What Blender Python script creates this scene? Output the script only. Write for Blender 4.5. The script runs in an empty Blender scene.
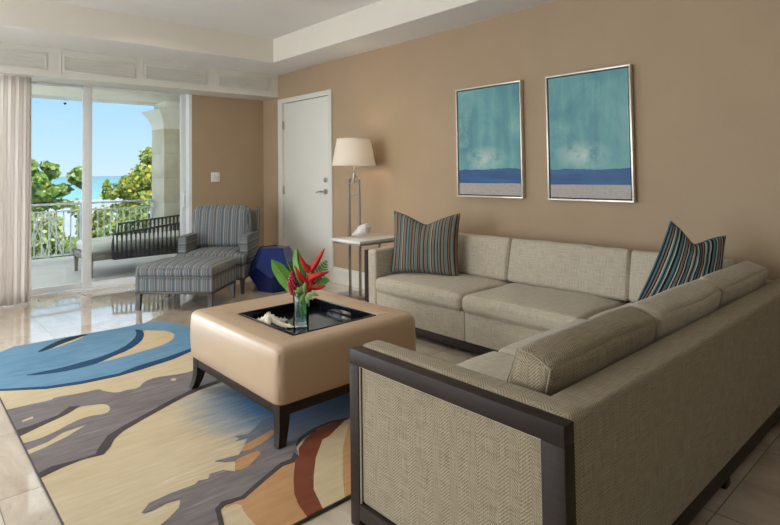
import bpy, bmesh, math, random
import numpy as np
from mathutils import Vector, Matrix, geometry
random.seed(7)
C = bpy.context.scene.collection
PI = math.pi

# ------------------------------------------------------------------ camera maths
F, CX, CY = 551.9, 390.0, 152.26
yaw, pitch, roll = [math.radians(a) for a in (47.83, -2.0, -0.8)]
fw = np.array([-math.sin(yaw)*math.cos(pitch), math.cos(yaw)*math.cos(pitch), -math.sin(pitch)])
rt = np.array([math.cos(yaw), math.sin(yaw), 0.0]); up = np.cross(rt, fw)
c_, s_ = math.cos(roll), math.sin(roll)
rt, up = c_*rt + s_*up, -s_*rt + c_*up
CAM = np.array([0, 0, 1.2])
def at(px, py, ax, val):
    d = fw*F + rt*(px-CX) - up*(py-CY)
    return Vector(CAM + (val-CAM[ax])/d[ax]*d)
def flr(px, py): return at(px, py, 2, 0.012)

# ------------------------------------------------------------------ materials
def mat(name, col, rough=0.5, metal=0.0, spec=0.5, **kw):
    m = bpy.data.materials.new(name); m.use_nodes = True
    b = m.node_tree.nodes['Principled BSDF']
    b.inputs['Base Color'].default_value = (*col, 1)
    b.inputs['Roughness'].default_value = rough
    b.inputs['Metallic'].default_value = metal
    b.inputs['Specular IOR Level'].default_value = spec
    for k, v in kw.items(): b.inputs[k.replace('_', ' ')].default_value = v
    return m
class N:
    def __init__(s, m): s.m = m; s.t = m.node_tree; s.n = s.t.nodes; s.l = s.t.links; s.b = s.n.get('Principled BSDF')
    def new(s, t, **kw):
        x = s.n.new(t)
        for k, v in kw.items(): setattr(x, k, v)
        return x
    def lk(s, a, b): s.l.new(a, b)
    def coord(s, kind='Object'): return s.new('ShaderNodeTexCoord').outputs[kind]
    def mapping(s, src, scale=(1,1,1), loc=(0,0,0), rot=(0,0,0)):
        x = s.new('ShaderNodeMapping'); x.inputs['Scale'].default_value = scale
        x.inputs['Location'].default_value = loc; x.inputs['Rotation'].default_value = rot
        s.lk(src, x.inputs['Vector']); return x.outputs['Vector']
    def noise(s, src, scale, detail=4, rough=0.55, dist=0):
        x = s.new('ShaderNodeTexNoise'); x.inputs['Scale'].default_value = scale
        x.inputs['Detail'].default_value = detail; x.inputs['Roughness'].default_value = rough
        x.inputs['Distortion'].default_value = dist
        if src is not None: s.lk(src, x.inputs['Vector'])
        return x.outputs['Fac']
    def math(s, op, a, b=None, clamp=False):
        x = s.new('ShaderNodeMath', operation=op, use_clamp=clamp)
        for i, v in enumerate((a, b)):
            if v is None: continue
            if isinstance(v, (int, float)): x.inputs[i].default_value = v
            else: s.lk(v, x.inputs[i])
        return x.outputs[0]
    def ramp(s, fac, stops, interp='LINEAR'):
        x = s.new('ShaderNodeValToRGB'); e = x.color_ramp.elements; x.color_ramp.interpolation = interp
        while len(e) < len(stops): e.new(0.5)
        for i, (p, c) in enumerate(stops):
            e[i].position = p; e[i].color = (*c, 1) if len(c) == 3 else c
        s.lk(fac, x.inputs['Fac']); return x.outputs['Color']
    def mix(s, fac, a, b, mode='MIX'):
        x = s.new('ShaderNodeMix', data_type='RGBA', blend_type=mode)
        for i, v in ((0, fac), (6, a), (7, b)):
            if isinstance(v, (int, float)): x.inputs[i].default_value = v
            elif isinstance(v, tuple): x.inputs[i].default_value = (*v, 1)
            else: s.lk(v, x.inputs[i])
        return x.outputs[2]
    def bump(s, h, strength=0.3, dist=0.002):
        x = s.new('ShaderNodeBump'); x.inputs['Strength'].default_value = strength
        x.inputs['Distance'].default_value = dist; s.lk(h, x.inputs['Height'])
        s.lk(x.outputs['Normal'], s.b.inputs['Normal'])
    def col(s, c): s.lk(c, s.b.inputs['Base Color'])
    def sep(s, v):
        x = s.new('ShaderNodeSeparateXYZ'); s.lk(v, x.inputs[0]); return x.outputs

def noisy(name, c1, c2, scale, rough=0.5, bump=0.0, bscale=None, stretch=(1,1,1), **kw):
    m = mat(name, c1, rough, **kw); n = N(m); v = n.mapping(n.coord(), stretch)
    n.col(n.ramp(n.noise(v, scale), [(0.3, c1), (0.7, c2)]))
    if bump: n.bump(n.noise(v, bscale or scale*8), bump)
    return m

M = {}
M['wall'] = noisy('tan wall paint', (0.405,0.288,0.180), (0.425,0.305,0.193), 3, 0.75, 0.08, 180)
M['white'] = noisy('white trim paint', (0.70,0.68,0.61), (0.73,0.71,0.64), 5, 0.45)
M['doorwhite'] = noisy('white door paint', (0.76,0.75,0.68), (0.78,0.77,0.70), 4, 0.38)
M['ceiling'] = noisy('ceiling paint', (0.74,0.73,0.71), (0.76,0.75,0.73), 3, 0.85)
M['soffit'] = noisy('soffit paint', (0.76,0.71,0.62), (0.78,0.73,0.64), 3, 0.7)
M['alu'] = noisy('white sliding door metal', (0.82,0.83,0.83), (0.85,0.86,0.86), 5, 0.4)
M['darkwood'] = noisy('espresso stained wood', (0.021,0.0125,0.009), (0.031,0.020,0.015), 12, 0.5, 0.05, 60, (1,1,8), spec=0.22)
M['greywood'] = noisy('dark grey brown wood', (0.045,0.037,0.032), (0.065,0.054,0.046), 12, 0.35)
M['nickel'] = mat('brushed nickel', (0.42,0.40,0.36), 0.32, 1.0)
M['chrome'] = mat('satin chrome', (0.55,0.55,0.53), 0.2, 1.0)
M['silver'] = noisy('silver leaf frame', (0.62,0.57,0.48), (0.72,0.67,0.57), 20, 0.35, metal=0.6)
M['framedark'] = mat('dark inner frame', (0.012,0.012,0.012), 0.6)
M['plastic'] = mat('white plastic', (0.80,0.79,0.75), 0.35)
M['black'] = mat('black lacquer', (0.006,0.006,0.009), 0.13, spec=0.3)
M['brass'] = mat('tray handle metal', (0.30,0.25,0.18), 0.3, 1.0)
M['rope'] = noisy('charcoal rope', (0.05,0.05,0.055), (0.085,0.085,0.09), 40, 0.8)
M['teak'] = noisy('weathered teak', (0.20,0.17,0.135), (0.27,0.235,0.19), 9, 0.6, stretch=(1,8,1))
M['outcush'] = noisy('outdoor cushion', (0.60,0.60,0.53), (0.66,0.66,0.59), 6, 0.85)
M['rail'] = mat('pale railing paint', (0.62,0.65,0.65), 0.4)
M['stucco'] = noisy('pale stucco', (0.74,0.71,0.62), (0.78,0.75,0.66), 8, 0.85, 0.1)
M['stone'] = noisy('coral stone', (0.50,0.44,0.31), (0.64,0.60,0.48), 3.5, 0.8, 0.1)
M['balcony'] = noisy('balcony concrete', (0.50,0.47,0.43), (0.58,0.55,0.51), 4, 0.6)
M['deckdark'] = mat('grout', (0.30,0.22,0.15), 0.8)

# polished travertine tiles
m = mat('polished travertine', (0.5,0.4,0.3), 0.09, spec=0.5, **{'Coat Weight':0.8,'Coat IOR':1.62,'Coat Roughness':0.05}); n = N(m); co = n.coord()
X, Y, Z = n.sep(co)
T = 0.61
fx = n.math('FRACT', n.math('DIVIDE', n.math('ADD', X, 0.705+6.1), T)); fy = n.math('FRACT', n.math('DIVIDE', n.math('ADD', Y, 10.06), T))
ix = n.math('FLOOR', n.math('DIVIDE', n.math('ADD', X, 0.705+6.1), T)); iy = n.math('FLOOR', n.math('DIVIDE', n.math('ADD', Y, 10.06), T))
def edge(f): return n.math('MINIMUM', f, n.math('SUBTRACT', 1.0, f))
gr = n.math('LESS_THAN', n.math('MINIMUM', edge(fx), edge(fy)), 0.0033)
wn = n.new('ShaderNodeTexWhiteNoise', noise_dimensions='2D'); cb = n.new('ShaderNodeCombineXYZ')
n.lk(ix, cb.inputs[0]); n.lk(iy, cb.inputs[1]); n.lk(cb.outputs[0], wn.inputs['Vector'])
off = n.new('ShaderNodeVectorMath', operation='MULTIPLY_ADD'); off.inputs[1].default_value = (9,9,9)
n.lk(wn.outputs['Color'], off.inputs[0]); n.lk(co, off.inputs[2])
v1 = n.noise(n.mapping(off.outputs[0], (1,2.2,1)), 2.2, 8, 0.65, 0.7)
v2 = n.noise(off.outputs[0], 14, 6, 0.7, 1.5)
col = n.ramp(v1, [(0.28,(0.40,0.30,0.22)),(0.45,(0.52,0.43,0.335)),(0.58,(0.61,0.53,0.43)),(0.75,(0.70,0.63,0.53))])
col = n.mix(n.math('MULTIPLY', n.math('GREATER_THAN', v2, 0.62), 0.35), col, (0.30,0.20,0.13))
col = n.mix(0.16, col, n.ramp(wn.outputs['Value'], [(0,(0.38,0.25,0.17)),(1,(0.80,0.72,0.60))]))
col = n.mix(gr, col, (0.16,0.12,0.085)); n.col(col)
n.lk(n.math('MULTIPLY_ADD', gr, 0.5), n.b.inputs['Roughness'])
n.n[-1] if False else None
for x in n.n:
    if x.type == 'MATH' and x.operation == 'MULTIPLY_ADD': x.inputs[2].default_value = 0.045
M['floor'] = m

# herringbone upholstery
def herring(name, c1, c2, W=0.034, P=0.0095, amt=1.0):
    m = mat(name, c1, 0.85, spec=0.25); n = N(m); uv = n.coord('UV'); U, V, _ = n.sep(uv)
    pp = n.math('PINGPONG', U, W)
    st = n.math('SINE', n.math('MULTIPLY', n.math('ADD', V, pp), 2*PI/P))
    fac = n.math('MULTIPLY', n.math('ADD', st, 1.0), 0.5)
    th = n.noise(n.mapping(uv, (12, 300, 1)), 1.0, 3); tv = n.noise(n.mapping(uv, (300, 12, 1)), 1.0, 3)
    wv = n.math('MULTIPLY', n.math('ADD', th, tv), 0.5)
    fac2 = n.math('ADD', n.math('MULTIPLY', fac, 0.64*amt), n.math('MULTIPLY', n.math('SUBTRACT', wv, 0.46), 2.6), True)
    base = n.mix(fac2, c1, c2)
    n.col(base); n.bump(fac2, 0.25, 0.0015); m.node_tree.nodes['Principled BSDF'].inputs['Sheen Weight'].default_value = 0.15
    return m
M['sofa'] = herring('greige herringbone fabric', (0.40,0.325,0.215), (0.13,0.10,0.058))
M['sofatop'] = herring('greige linen weave', (0.53,0.46,0.355), (0.21,0.175,0.12), amt=0.42)
M['sofapipe'] = noisy('greige piping', (0.30,0.26,0.19), (0.42,0.37,0.29), 90, 0.85)
M['piping'] = noisy('pale fabric piping', (0.48,0.42,0.33), (0.55,0.49,0.40), 60, 0.8)

def stripes(name, axis, cols, period, rough=0.85, wob=0.0):
    m = mat(name, (0.3,0.3,0.3), rough, spec=0.2); n = N(m); uv = n.coord('UV'); o = n.sep(uv)
    u = o[0] if axis == 0 else o[1]
    f = n.math('FRACT', n.math('DIVIDE', u, period))
    x = n.ramp(f, [(i/len(cols), c) for i, c in enumerate(cols)], 'CONSTANT')
    wv = n.noise(n.mapping(uv, (400,400,1)), 1.0, 2)
    n.col(n.mix(0.25, x, n.ramp(wv, [(0.3,(0.05,0.05,0.05)),(0.7,(0.8,0.8,0.8))]), 'OVERLAY'))
    n.bump(wv, 0.2, 0.001)
    return m
bl, tn, dk, cr = (0.13,0.18,0.23), (0.27,0.25,0.21), (0.07,0.07,0.07), (0.31,0.29,0.25)
CH = [dk, bl, bl, tn, cr, tn, dk, tn, bl, (0.17,0.22,0.26), bl, dk, cr, tn, dk, bl]
M['chair'] = stripes('blue and tan striped weave', 0, CH, 0.080)
M['chairh'] = stripes('blue and tan striped weave sideways', 1, CH, 0.080)
M['chairplain'] = noisy('grey tan chair side fabric', (0.19,0.18,0.15), (0.24,0.225,0.19), 60, 0.85)
k, te, ru, ta, gr_, wh = (0.03,0.03,0.03), (0.13,0.23,0.24), (0.28,0.14,0.085), (0.22,0.19,0.135), (0.14,0.14,0.115), (0.34,0.32,0.26)
P1 = [te,gr_,ta,k,ru,k,te,ta,gr_,k,ru,gr_,te,k,ta,gr_,wh,k,ta,ru,k,te,te,k,ta,gr_,k,ru,ta,k]
M['pillow'] = stripes('multicolour striped cushion', 0, P1, 0.235)
k2, b2, w2, r2, t2 = (0.012,0.014,0.018), (0.10,0.20,0.23), (0.50,0.46,0.38), (0.28,0.15,0.10), (0.07,0.13,0.15)
P2 = [b2,t2,k2,w2,k2,b2,r2,k2,w2,k2,t2,b2,k2,w2,r2,k2,b2,w2,k2,t2,k2,r2,k2,w2,b2,k2,t2,w2,k2,k2]
M['pillow2'] = stripes('teal cream and black striped cushion', 0, P2, 0.27)
M['tealvelvet'] = noisy('teal velvet', (0.06,0.12,0.14), (0.09,0.16,0.19), 12, 0.6)

m = noisy('tan leather', (0.47,0.33,0.215), (0.50,0.355,0.235), 3, 0.34, 0.12, 240); M['leather'] = m
M['seam'] = mat('leather seam', (0.38,0.25,0.15), 0.5)
M['ceramic'] = noisy('cobalt glazed ceramic', (0.006,0.017,0.11), (0.009,0.025,0.15), 3, 0.14, spec=0.3); N(M['ceramic'])
M['marble'] = noisy('white marble', (0.80,0.79,0.75), (0.62,0.60,0.56), 4, 0.12)
M['shell'] = noisy('grey white glazed shell', (0.50,0.49,0.47), (0.72,0.70,0.66), 14, 0.35)
M['starfish'] = noisy('bleached starfish', (0.74,0.67,0.55), (0.90,0.85,0.74), 60, 0.8, 0.3, 200)
def thin_glass(name, tint=(1,1,1), ior=1.45):
    m = bpy.data.materials.new(name); m.use_nodes = True; n = N(m); n.n.remove(n.b)
    o = n.n['Material Output']; t = n.new('ShaderNodeBsdfTransparent'); t.inputs[0].default_value = (*tint, 1)
    g = n.new('ShaderNodeBsdfGlossy'); g.inputs['Roughness'].default_value = 0.01
    f = n.new('ShaderNodeFresnel'); f.inputs[0].default_value = ior
    x = n.new('ShaderNodeMixShader'); n.lk(f.outputs[0], x.inputs[0]); n.lk(t.outputs[0], x.inputs[1]); n.lk(g.outputs[0], x.inputs[2])
    n.lk(x.outputs[0], o.inputs[0]); return m
M['pane'] = thin_glass('door glass', (0.96,0.985,0.98)); M['vase'] = thin_glass('clear vase glass', (0.95,0.975,0.975), 1.3)
m = thin_glass('water in vase', (0.85,0.93,0.95), 1.33); n = N(m); o = n.n['Material Output']; src = o.inputs[0].links[0].from_socket
df = n.new('ShaderNodeBsdfTranslucent'); df.inputs[0].default_value = (0.62,0.78,0.85,1); d2 = n.new('ShaderNodeBsdfDiffuse'); d2.inputs[0].default_value = (0.62,0.78,0.85,1)
a1 = n.new('ShaderNodeMixShader'); a1.inputs[0].default_value = 0.5; n.lk(df.outputs[0], a1.inputs[1]); n.lk(d2.outputs[0], a1.inputs[2])
mx = n.new('ShaderNodeMixShader'); mx.inputs[0].default_value = 0.13; n.lk(src, mx.inputs[1]); n.lk(a1.outputs[0], mx.inputs[2]); n.lk(mx.outputs[0], o.inputs[0])  # pale blue diffuse imitates window light refracted in the water
M['watersurf'] = m
M['red'] = noisy('red bract', (0.42,0.010,0.007), (0.54,0.03,0.010), 20, 0.55, spec=0.3)
M['crimson'] = noisy('crimson ginger petals', (0.34,0.008,0.022), (0.45,0.02,0.04), 40, 0.4)
M['leafg'] = noisy('glossy green leaf', (0.07,0.24,0.025), (0.13,0.36,0.05), 12, 0.35)
M['leafd'] = noisy('dark green leaf', (0.02,0.06,0.015), (0.04,0.13,0.025), 12, 0.35)
M['leafy'] = noisy('yellow green leaf', (0.30,0.36,0.10), (0.40,0.45,0.16), 12, 0.4)
M['sprig'] = noisy('sprig leaf', (0.13,0.24,0.05), (0.30,0.38,0.13), 30, 0.45)
M['stemg'] = mat('green stem', (0.10,0.28,0.05), 0.5)
m = mat('linen lamp shade', (0.86,0.83,0.77), 0.9, **{'Transmission_Weight':0.0}); n = N(m)
o = n.n['Material Output']; tr = n.new('ShaderNodeBsdfTranslucent'); tr.inputs[0].default_value = (0.93,0.88,0.80,1)
mx = n.new('ShaderNodeMixShader'); mx.inputs[0].default_value = 0.5; n.lk(n.b.outputs[0], mx.inputs[1]); n.lk(tr.outputs[0], mx.inputs[2]); n.lk(mx.outputs[0], o.inputs[0])
M['shade'] = m
m = mat('sheer curtain', (0.62,0.55,0.49), 0.9); n = N(m); n.col(n.ramp(n.noise(n.mapping(n.coord('UV'),(60,2.5,1)),1.0,5), [(0.3,(0.75,0.68,0.63)),(0.7,(0.89,0.84,0.79))]))
o = n.n['Material Output']; tr = n.new('ShaderNodeBsdfTranslucent'); tr.inputs[0].default_value = (0.84,0.77,0.72,1)
mx = n.new('ShaderNodeMixShader'); mx.inputs[0].default_value = 0.36; n.lk(n.b.outputs[0], mx.inputs[1]); n.lk(tr.outputs[0], mx.inputs[2]); n.lk(mx.outputs[0], o.inputs[0])
M['curtain'] = m
def emit(name, col, s):
    m = bpy.data.materials.new(name); m.use_nodes = True; n = N(m); n.n.remove(n.b)
    e = n.new('ShaderNodeEmission'); e.inputs[0].default_value = (*col,1); e.inputs[1].default_value = s
    n.lk(e.outputs[0], n.n['Material Output'].inputs[0]); return m
M['bulb'] = emit('lamp bulb glow', (1,0.82,0.6), 8)
M['downlight'] = emit('downlight glow', (1,0.9,0.75), 3)

# paintings
def painting(name, seed, patch, side):
    m = mat(name, (0.1,0.3,0.35), 0.55); n = N(m); uv = n.coord('UV'); U, V, _ = n.sep(uv)
    off = n.mapping(uv, (1,1,1), (seed, seed*2, 0))
    w = n.math('MULTIPLY', n.math('SUBTRACT', n.noise(n.mapping(off,(3,3,1)), 1.0, 5), 0.5), 0.09)
    v = n.math('ADD', V, w)
    big = n.noise(n.mapping(off,(2.2,1.6,1)), 1.0, 7, 0.6, 0.8)
    stk = n.noise(n.mapping(off,(9,0.8,1)), 1.0, 5, 0.6, 0.5)
    sky = n.ramp(n.math('ADD', n.math('MULTIPLY', big, 0.6), n.math('MULTIPLY', stk, 0.4)),
        [(0.34,(0.075,0.21,0.26)),(0.46,(0.10,0.285,0.315)),(0.56,(0.15,0.36,0.365)),(0.68,(0.27,0.46,0.43))])
    # pale worn patch and pale side band
    d = n.new('ShaderNodeVectorMath', operation='DISTANCE'); d.inputs[1].default_value = (patch[0], patch[1], 0)
    n.lk(n.mapping(uv,(1,2.0,1),(0,-patch[1],0)), d.inputs[0])
    pf = n.math('MULTIPLY', n.math('SUBTRACT', 1.0, n.math('MULTIPLY', d.outputs['Value'], 3.6), True), n.math('MULTIPLY', n.math('SUBTRACT', n.noise(n.mapping(off,(7,6,1)), 1.0, 6, 0.7), 0.36, True), 6.0, True), True)
    sky = n.mix(pf, sky, (0.50,0.60,0.54))
    sp = n.noise(n.mapping(off,(9,9,1)), 1.0, 8, 0.75)
    sb = n.math('MULTIPLY', n.math('LESS_THAN', n.math('ABSOLUTE', n.math('SUBTRACT', n.math('ADD', U, n.math('MULTIPLY', w, 4.0)), side)), 0.10), n.math('MULTIPLY', n.math('SUBTRACT', sp, 0.38, True), 2.2), True)
    sb = n.math('MULTIPLY', sb, n.math('GREATER_THAN', V, 0.45))
    sky = n.mix(sb, sky, (0.30,0.45,0.43))
    low = n.math('MULTIPLY', n.math('SUBTRACT', 0.42, V, True), n.math('MULTIPLY', sp, 3.0), True)
    sky = n.mix(low, sky, (0.20,0.47,0.45))
    blue = n.ramp(n.noise(n.mapping(off,(2,14,1)), 1.0, 5), [(0.35,(0.018,0.062,0.19)),(0.65,(0.03,0.12,0.29))])
    sand = n.ramp(n.noise(n.mapping(off,(40,40,1)), 1.0, 3), [(0.3,(0.36,0.32,0.29)),(0.7,(0.44,0.395,0.36))])
    c = n.mix(n.math('LESS_THAN', n.math('ADD', V, n.math('MULTIPLY', w, 0.8)), 0.235), sky, blue)
    c = n.mix(n.math('LESS_THAN', n.math('ADD', V, n.math('MULTIPLY', w, 0.15)), 0.108), c, sand)
    n.col(c); return m
M['art1'] = painting('teal seascape canvas', 3.3, (0.30,0.33), 0.03)
M['art2'] = painting('teal seascape canvas with white patch', 7.7, (0.30,0.34), 0.93)

# rug dyes
gc = flr(300, 392)
def rugmat(name, c1, c2, blue=0.0, streak=None):
    m = mat(name, c1, 0.92, spec=0.15); n = N(m); co = n.coord()
    s1 = n.noise(n.mapping(co, (34,5,5), rot=(0,0,-0.2)), 1.0, 5, 0.6)
    b = n.noise(co, 2.2, 4)
    c = n.ramp(n.math('ADD', n.math('MULTIPLY', s1, 0.55), n.math('MULTIPLY', b, 0.45)), [(0.35,c1),(0.65,c2)])
    if streak:
        s2 = n.noise(n.mapping(co, (60,4,5), rot=(0,0,-0.22)), 1.0, 6, 0.7)
        a = n.noise(n.mapping(co, (1,1,1), (3,1,0)), 1.7, 3)
        c = n.mix(n.math('MULTIPLY', n.math('MULTIPLY', n.math('SUBTRACT', s2, 0.5, True), 5.0, True), n.math('MULTIPLY', n.math('SUBTRACT', a, 0.46, True), 4.0), True), c, streak)
    if blue:
        d = n.new('ShaderNodeVectorMath', operation='DISTANCE'); d.inputs[1].default_value = tuple(gc)
        n.lk(co, d.inputs[0])
        dd = n.math('ADD', d.outputs['Value'], n.math('MULTIPLY', n.math('SUBTRACT', s1, 0.5), 0.35))
        f = n.math('MULTIPLY', n.math('SUBTRACT', 1.0, n.math('DIVIDE', dd, 0.64), True), 2.3*blue, True)
        c = n.mix(f, c, (0.09,0.20,0.34))
    n.col(c); n.bump(n.noise(co, 320, 2), 0.5, 0.002); return m
R = {}
R['cream'] = rugmat('rug cream wool', (0.48,0.375,0.235), (0.57,0.465,0.31), 0.8, (0.66,0.62,0.52))
R['cream2'] = rugmat('rug cream wool plain', (0.48,0.375,0.225), (0.57,0.46,0.295))
R['blue'] = rugmat('rug blue wool', (0.09,0.20,0.315), (0.165,0.295,0.42))
R['navy'] = rugmat('rug navy wool', (0.012,0.045,0.10), (0.02,0.065,0.14))
R['black'] = rugmat('rug dark crescent', (0.012,0.022,0.04), (0.02,0.04,0.06))
R['grey'] = rugmat('rug grey wool', (0.13,0.11,0.108), (0.215,0.185,0.18), 0.5, (0.38,0.36,0.36))
R['greyd'] = rugmat('rug dark grey wool', (0.055,0.045,0.045), (0.075,0.062,0.062))
R['orange'] = rugmat('rug apricot wool', (0.40,0.205,0.09), (0.50,0.29,0.14))
R['rust'] = rugmat('rug rust wool', (0.155,0.042,0.022), (0.20,0.06,0.03))

# outdoor
def leafm(name, c):
    m = mat(name, c, 0.45); n = N(m); o = n.n['Material Output']
    n.col(n.ramp(n.noise(n.coord(), 1.7, 3), [(0.3, tuple(x*0.75 for x in c)), (0.7, tuple(min(1,x*1.25) for x in c))]))
    tr = n.new('ShaderNodeBsdfTranslucent'); tr.inputs[0].default_value = (c[0]*1.2, c[1]*1.2, c[2]*0.6, 1)
    mx = n.new('ShaderNodeMixShader'); mx.inputs[0].default_value = 0.3
    n.lk(n.b.outputs[0], mx.inputs[1]); n.lk(tr.outputs[0], mx.inputs[2]); n.lk(mx.outputs[0], o.inputs[0]); return m
M['lf'] = [leafm('sea leaf green', (0.13,0.25,0.045)), leafm('sea leaf olive', (0.22,0.30,0.06)), leafm('sea leaf yellow', (0.50,0.45,0.07)), leafm('sea leaf pale', (0.45,0.50,0.28)), leafm('sea leaf dark', (0.025,0.06,0.02))]
M['bark'] = noisy('bark', (0.06,0.05,0.04), (0.12,0.10,0.08), 12, 0.9)
M['sand'] = noisy('white beach sand', (0.26,0.30,0.33), (0.32,0.36,0.39), 0.3, 0.9)
m = mat('turquoise sea', (0.02,0.25,0.30), 0.25, spec=0.3); n = N(m); X, Y, Z = n.sep(n.coord())
d = n.math('MULTIPLY', X, -1/1500.0)
n.col(n.ramp(d, [(0.05,(0.12,0.38,0.36)),(0.2,(0.035,0.25,0.265)),(0.6,(0.018,0.175,0.21)),(1.0,(0.012,0.14,0.18))])); M['sea'] = m

# ------------------------------------------------------------------ geometry helpers
class MB:
    def __init__(s): s.v = []; s.f = []; s.mi = []; s.uv = None
    def add(s, vs, fs, mi=0):
        o = len(s.v); s.v += [tuple(p) for p in vs]; s.f += [tuple(i+o for i in f) for f in fs]; s.mi += [mi]*len(fs); return s
    def box(s, x0, x1, y0, y1, z0, z1, b=0.0, mi=0, seg=2):
        if b <= 0:
            vs = [(x,y,z) for x in (x0,x1) for y in (y0,y1) for z in (z0,z1)]
            return s.add(vs, [(0,1,3,2),(4,6,7,5),(0,4,5,1),(2,3,7,6),(0,2,6,4),(1,5,7,3)], mi)
        b = min(b, abs(x1-x0)*.49, abs(y1-y0)*.49, abs(z1-z0)*.49)
        bm = bmesh.new(); bmesh.ops.create_cube(bm, size=1)
        for q in bm.verts: q.co = Vector(((x0+x1)/2+q.co.x*(x1-x0), (y0+y1)/2+q.co.y*(y1-y0), (z0+z1)/2+q.co.z*(z1-z0)))
        bmesh.ops.bevel(bm, geom=bm.edges[:], offset=b, segments=seg, affect='EDGES', profile=0.5)
        bm.verts.index_update(); s.add([q.co[:] for q in bm.verts], [[q.index for q in f.verts] for f in bm.faces], mi); bm.free(); return s
    def tube(s, pts, r, n=8, caps=True, mi=0, closed=False):
        pts = [Vector(p) for p in pts]; L = len(pts); rr = r if isinstance(r, (list, tuple)) else [r]*L
        rings = []; prev = None
        for i, p in enumerate(pts):
            a = pts[(i-1) % L] if (i > 0 or closed) else p; b = pts[(i+1) % L] if (i < L-1 or closed) else p
            t = (b-a).normalized()
            if prev is None: prev = t.orthogonal().normalized()
            u = (prev - t*prev.dot(t)).normalized(); w = t.cross(u); prev = u
            rings.append([p + (u*math.cos(2*PI*k/n)+w*math.sin(2*PI*k/n))*rr[i] for k in range(n)])
        fs = []
        for i in range(L if closed else L-1):
            j = (i+1) % L
            for k in range(n): fs.append((i*n+k, i*n+(k+1)%n, j*n+(k+1)%n, j*n+k))
        if caps and not closed: fs += [tuple(range(n-1,-1,-1)), tuple((L-1)*n+k for k in range(n))]
        return s.add([p for r_ in rings for p in r_], fs, mi)
    def lathe(s, prof, c=(0,0,0), n=32, mi=0):
        vs = []; fs = []
        for (r, z) in prof:
            for k in range(n): vs.append((c[0]+r*math.cos(2*PI*k/n), c[1]+r*math.sin(2*PI*k/n), c[2]+z))
        for i in range(len(prof)-1):
            for k in range(n): fs.append((i*n+k, i*n+(k+1)%n, (i+1)*n+(k+1)%n, (i+1)*n+k))
        return s.add(vs, fs, mi)
    def prism(s, poly, z0, z1, mi=0):
        n = len(poly); vs = [(x,y,z0) for x,y in poly]+[(x,y,z1) for x,y in poly]
        tri = geometry.tessellate_polygon([[Vector((x,y,0)) for x,y in poly]])
        fs = []
        for t in tri:
            a,b,c = [Vector((*poly[i],0)) for i in t]
            if (b-a).cross(c-a).z < 0: t = (t[0],t[2],t[1])
            fs.append(tuple(i+n for i in t)); fs.append((t[2],t[1],t[0]))
        ar = sum(poly[i][0]*poly[(i+1)%n][1]-poly[(i+1)%n][0]*poly[i][1] for i in range(n))
        for i in range(n):
            j = (i+1)%n; q = (i, j, n+j, n+i); fs.append(q if ar > 0 else q[::-1])
        return s.add(vs, fs, mi)
    def beam(s, a, b, w, h, mi=0, upv=(0,0,1)):
        a, b = Vector(a), Vector(b); t = (b-a).normalized(); u = Vector(upv)
        x = t.cross(u); x = x.normalized() if x.length > 1e-4 else Vector((1,0,0)); y = x.cross(t)
        vs = []
        for p in (a, b):
            for sx, sy in ((-1,-1),(1,-1),(1,1),(-1,1)): vs.append(p + x*sx*w/2 + y*sy*h/2)
        return s.add(vs, [(0,1,2,3),(7,6,5,4),(0,4,5,1),(1,5,6,2),(2,6,7,3),(3,7,4,0)], mi)
    def build(s, name, mats, parent=None, smooth=True, loc=None, rot=None, fn=None, angle=35):
        me = bpy.data.meshes.new(name); vs = s.v
        if fn: vs = [fn(Vector(p)) for p in vs]
        me.from_pydata([tuple(p) for p in vs], [], s.f)
        for m_ in (mats if isinstance(mats, list) else [mats]): me.materials.append(m_)
        me.polygons.foreach_set('material_index', s.mi)
        bm = bmesh.new(); bm.from_mesh(me); bmesh.ops.recalc_face_normals(bm, faces=bm.faces[:]); bm.to_mesh(me); bm.free()
        ul = me.uv_layers.new(name='UVMap')
        if s.uv:
            for lp in me.loops: ul.data[lp.index].uv = s.uv[lp.vertex_index]
        else:
            for p in me.polygons:
                nx, ny, nz = [abs(q) for q in p.normal]
                for li in p.loop_indices:
                    q = me.vertices[me.loops[li].vertex_index].co
                    ul.data[li].uv = (q.x, q.y) if nz >= nx and nz >= ny else ((q.y, q.z) if nx >= ny else (q.x, q.z))
        if smooth:
            me.polygons.foreach_set('use_smooth', [True]*len(me.polygons)); me.set_sharp_from_angle(angle=math.radians(angle))
        o = bpy.data.objects.new(name, me); C.objects.link(o)
        if parent is not None: o.parent = parent
        if loc is not None: o.location = loc
        if rot is not None: o.rotation_euler = rot
        return o

def tag(o, label, cat=None, group=None, kind=None):
    if label: o['label'] = label
    if cat: o['category'] = cat
    if group: o['group'] = group
    if kind: o['kind'] = kind
    return o
def empty(name, loc, rz=0, label=None, cat=None, group=None):
    o = bpy.data.objects.new(name, None); C.objects.link(o); o.location = loc; o.rotation_euler = (0,0,rz); o.empty_display_size = 0.1
    return tag(o, label, cat, group)
def struct(o): o['kind'] = 'structure'; return o

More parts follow.
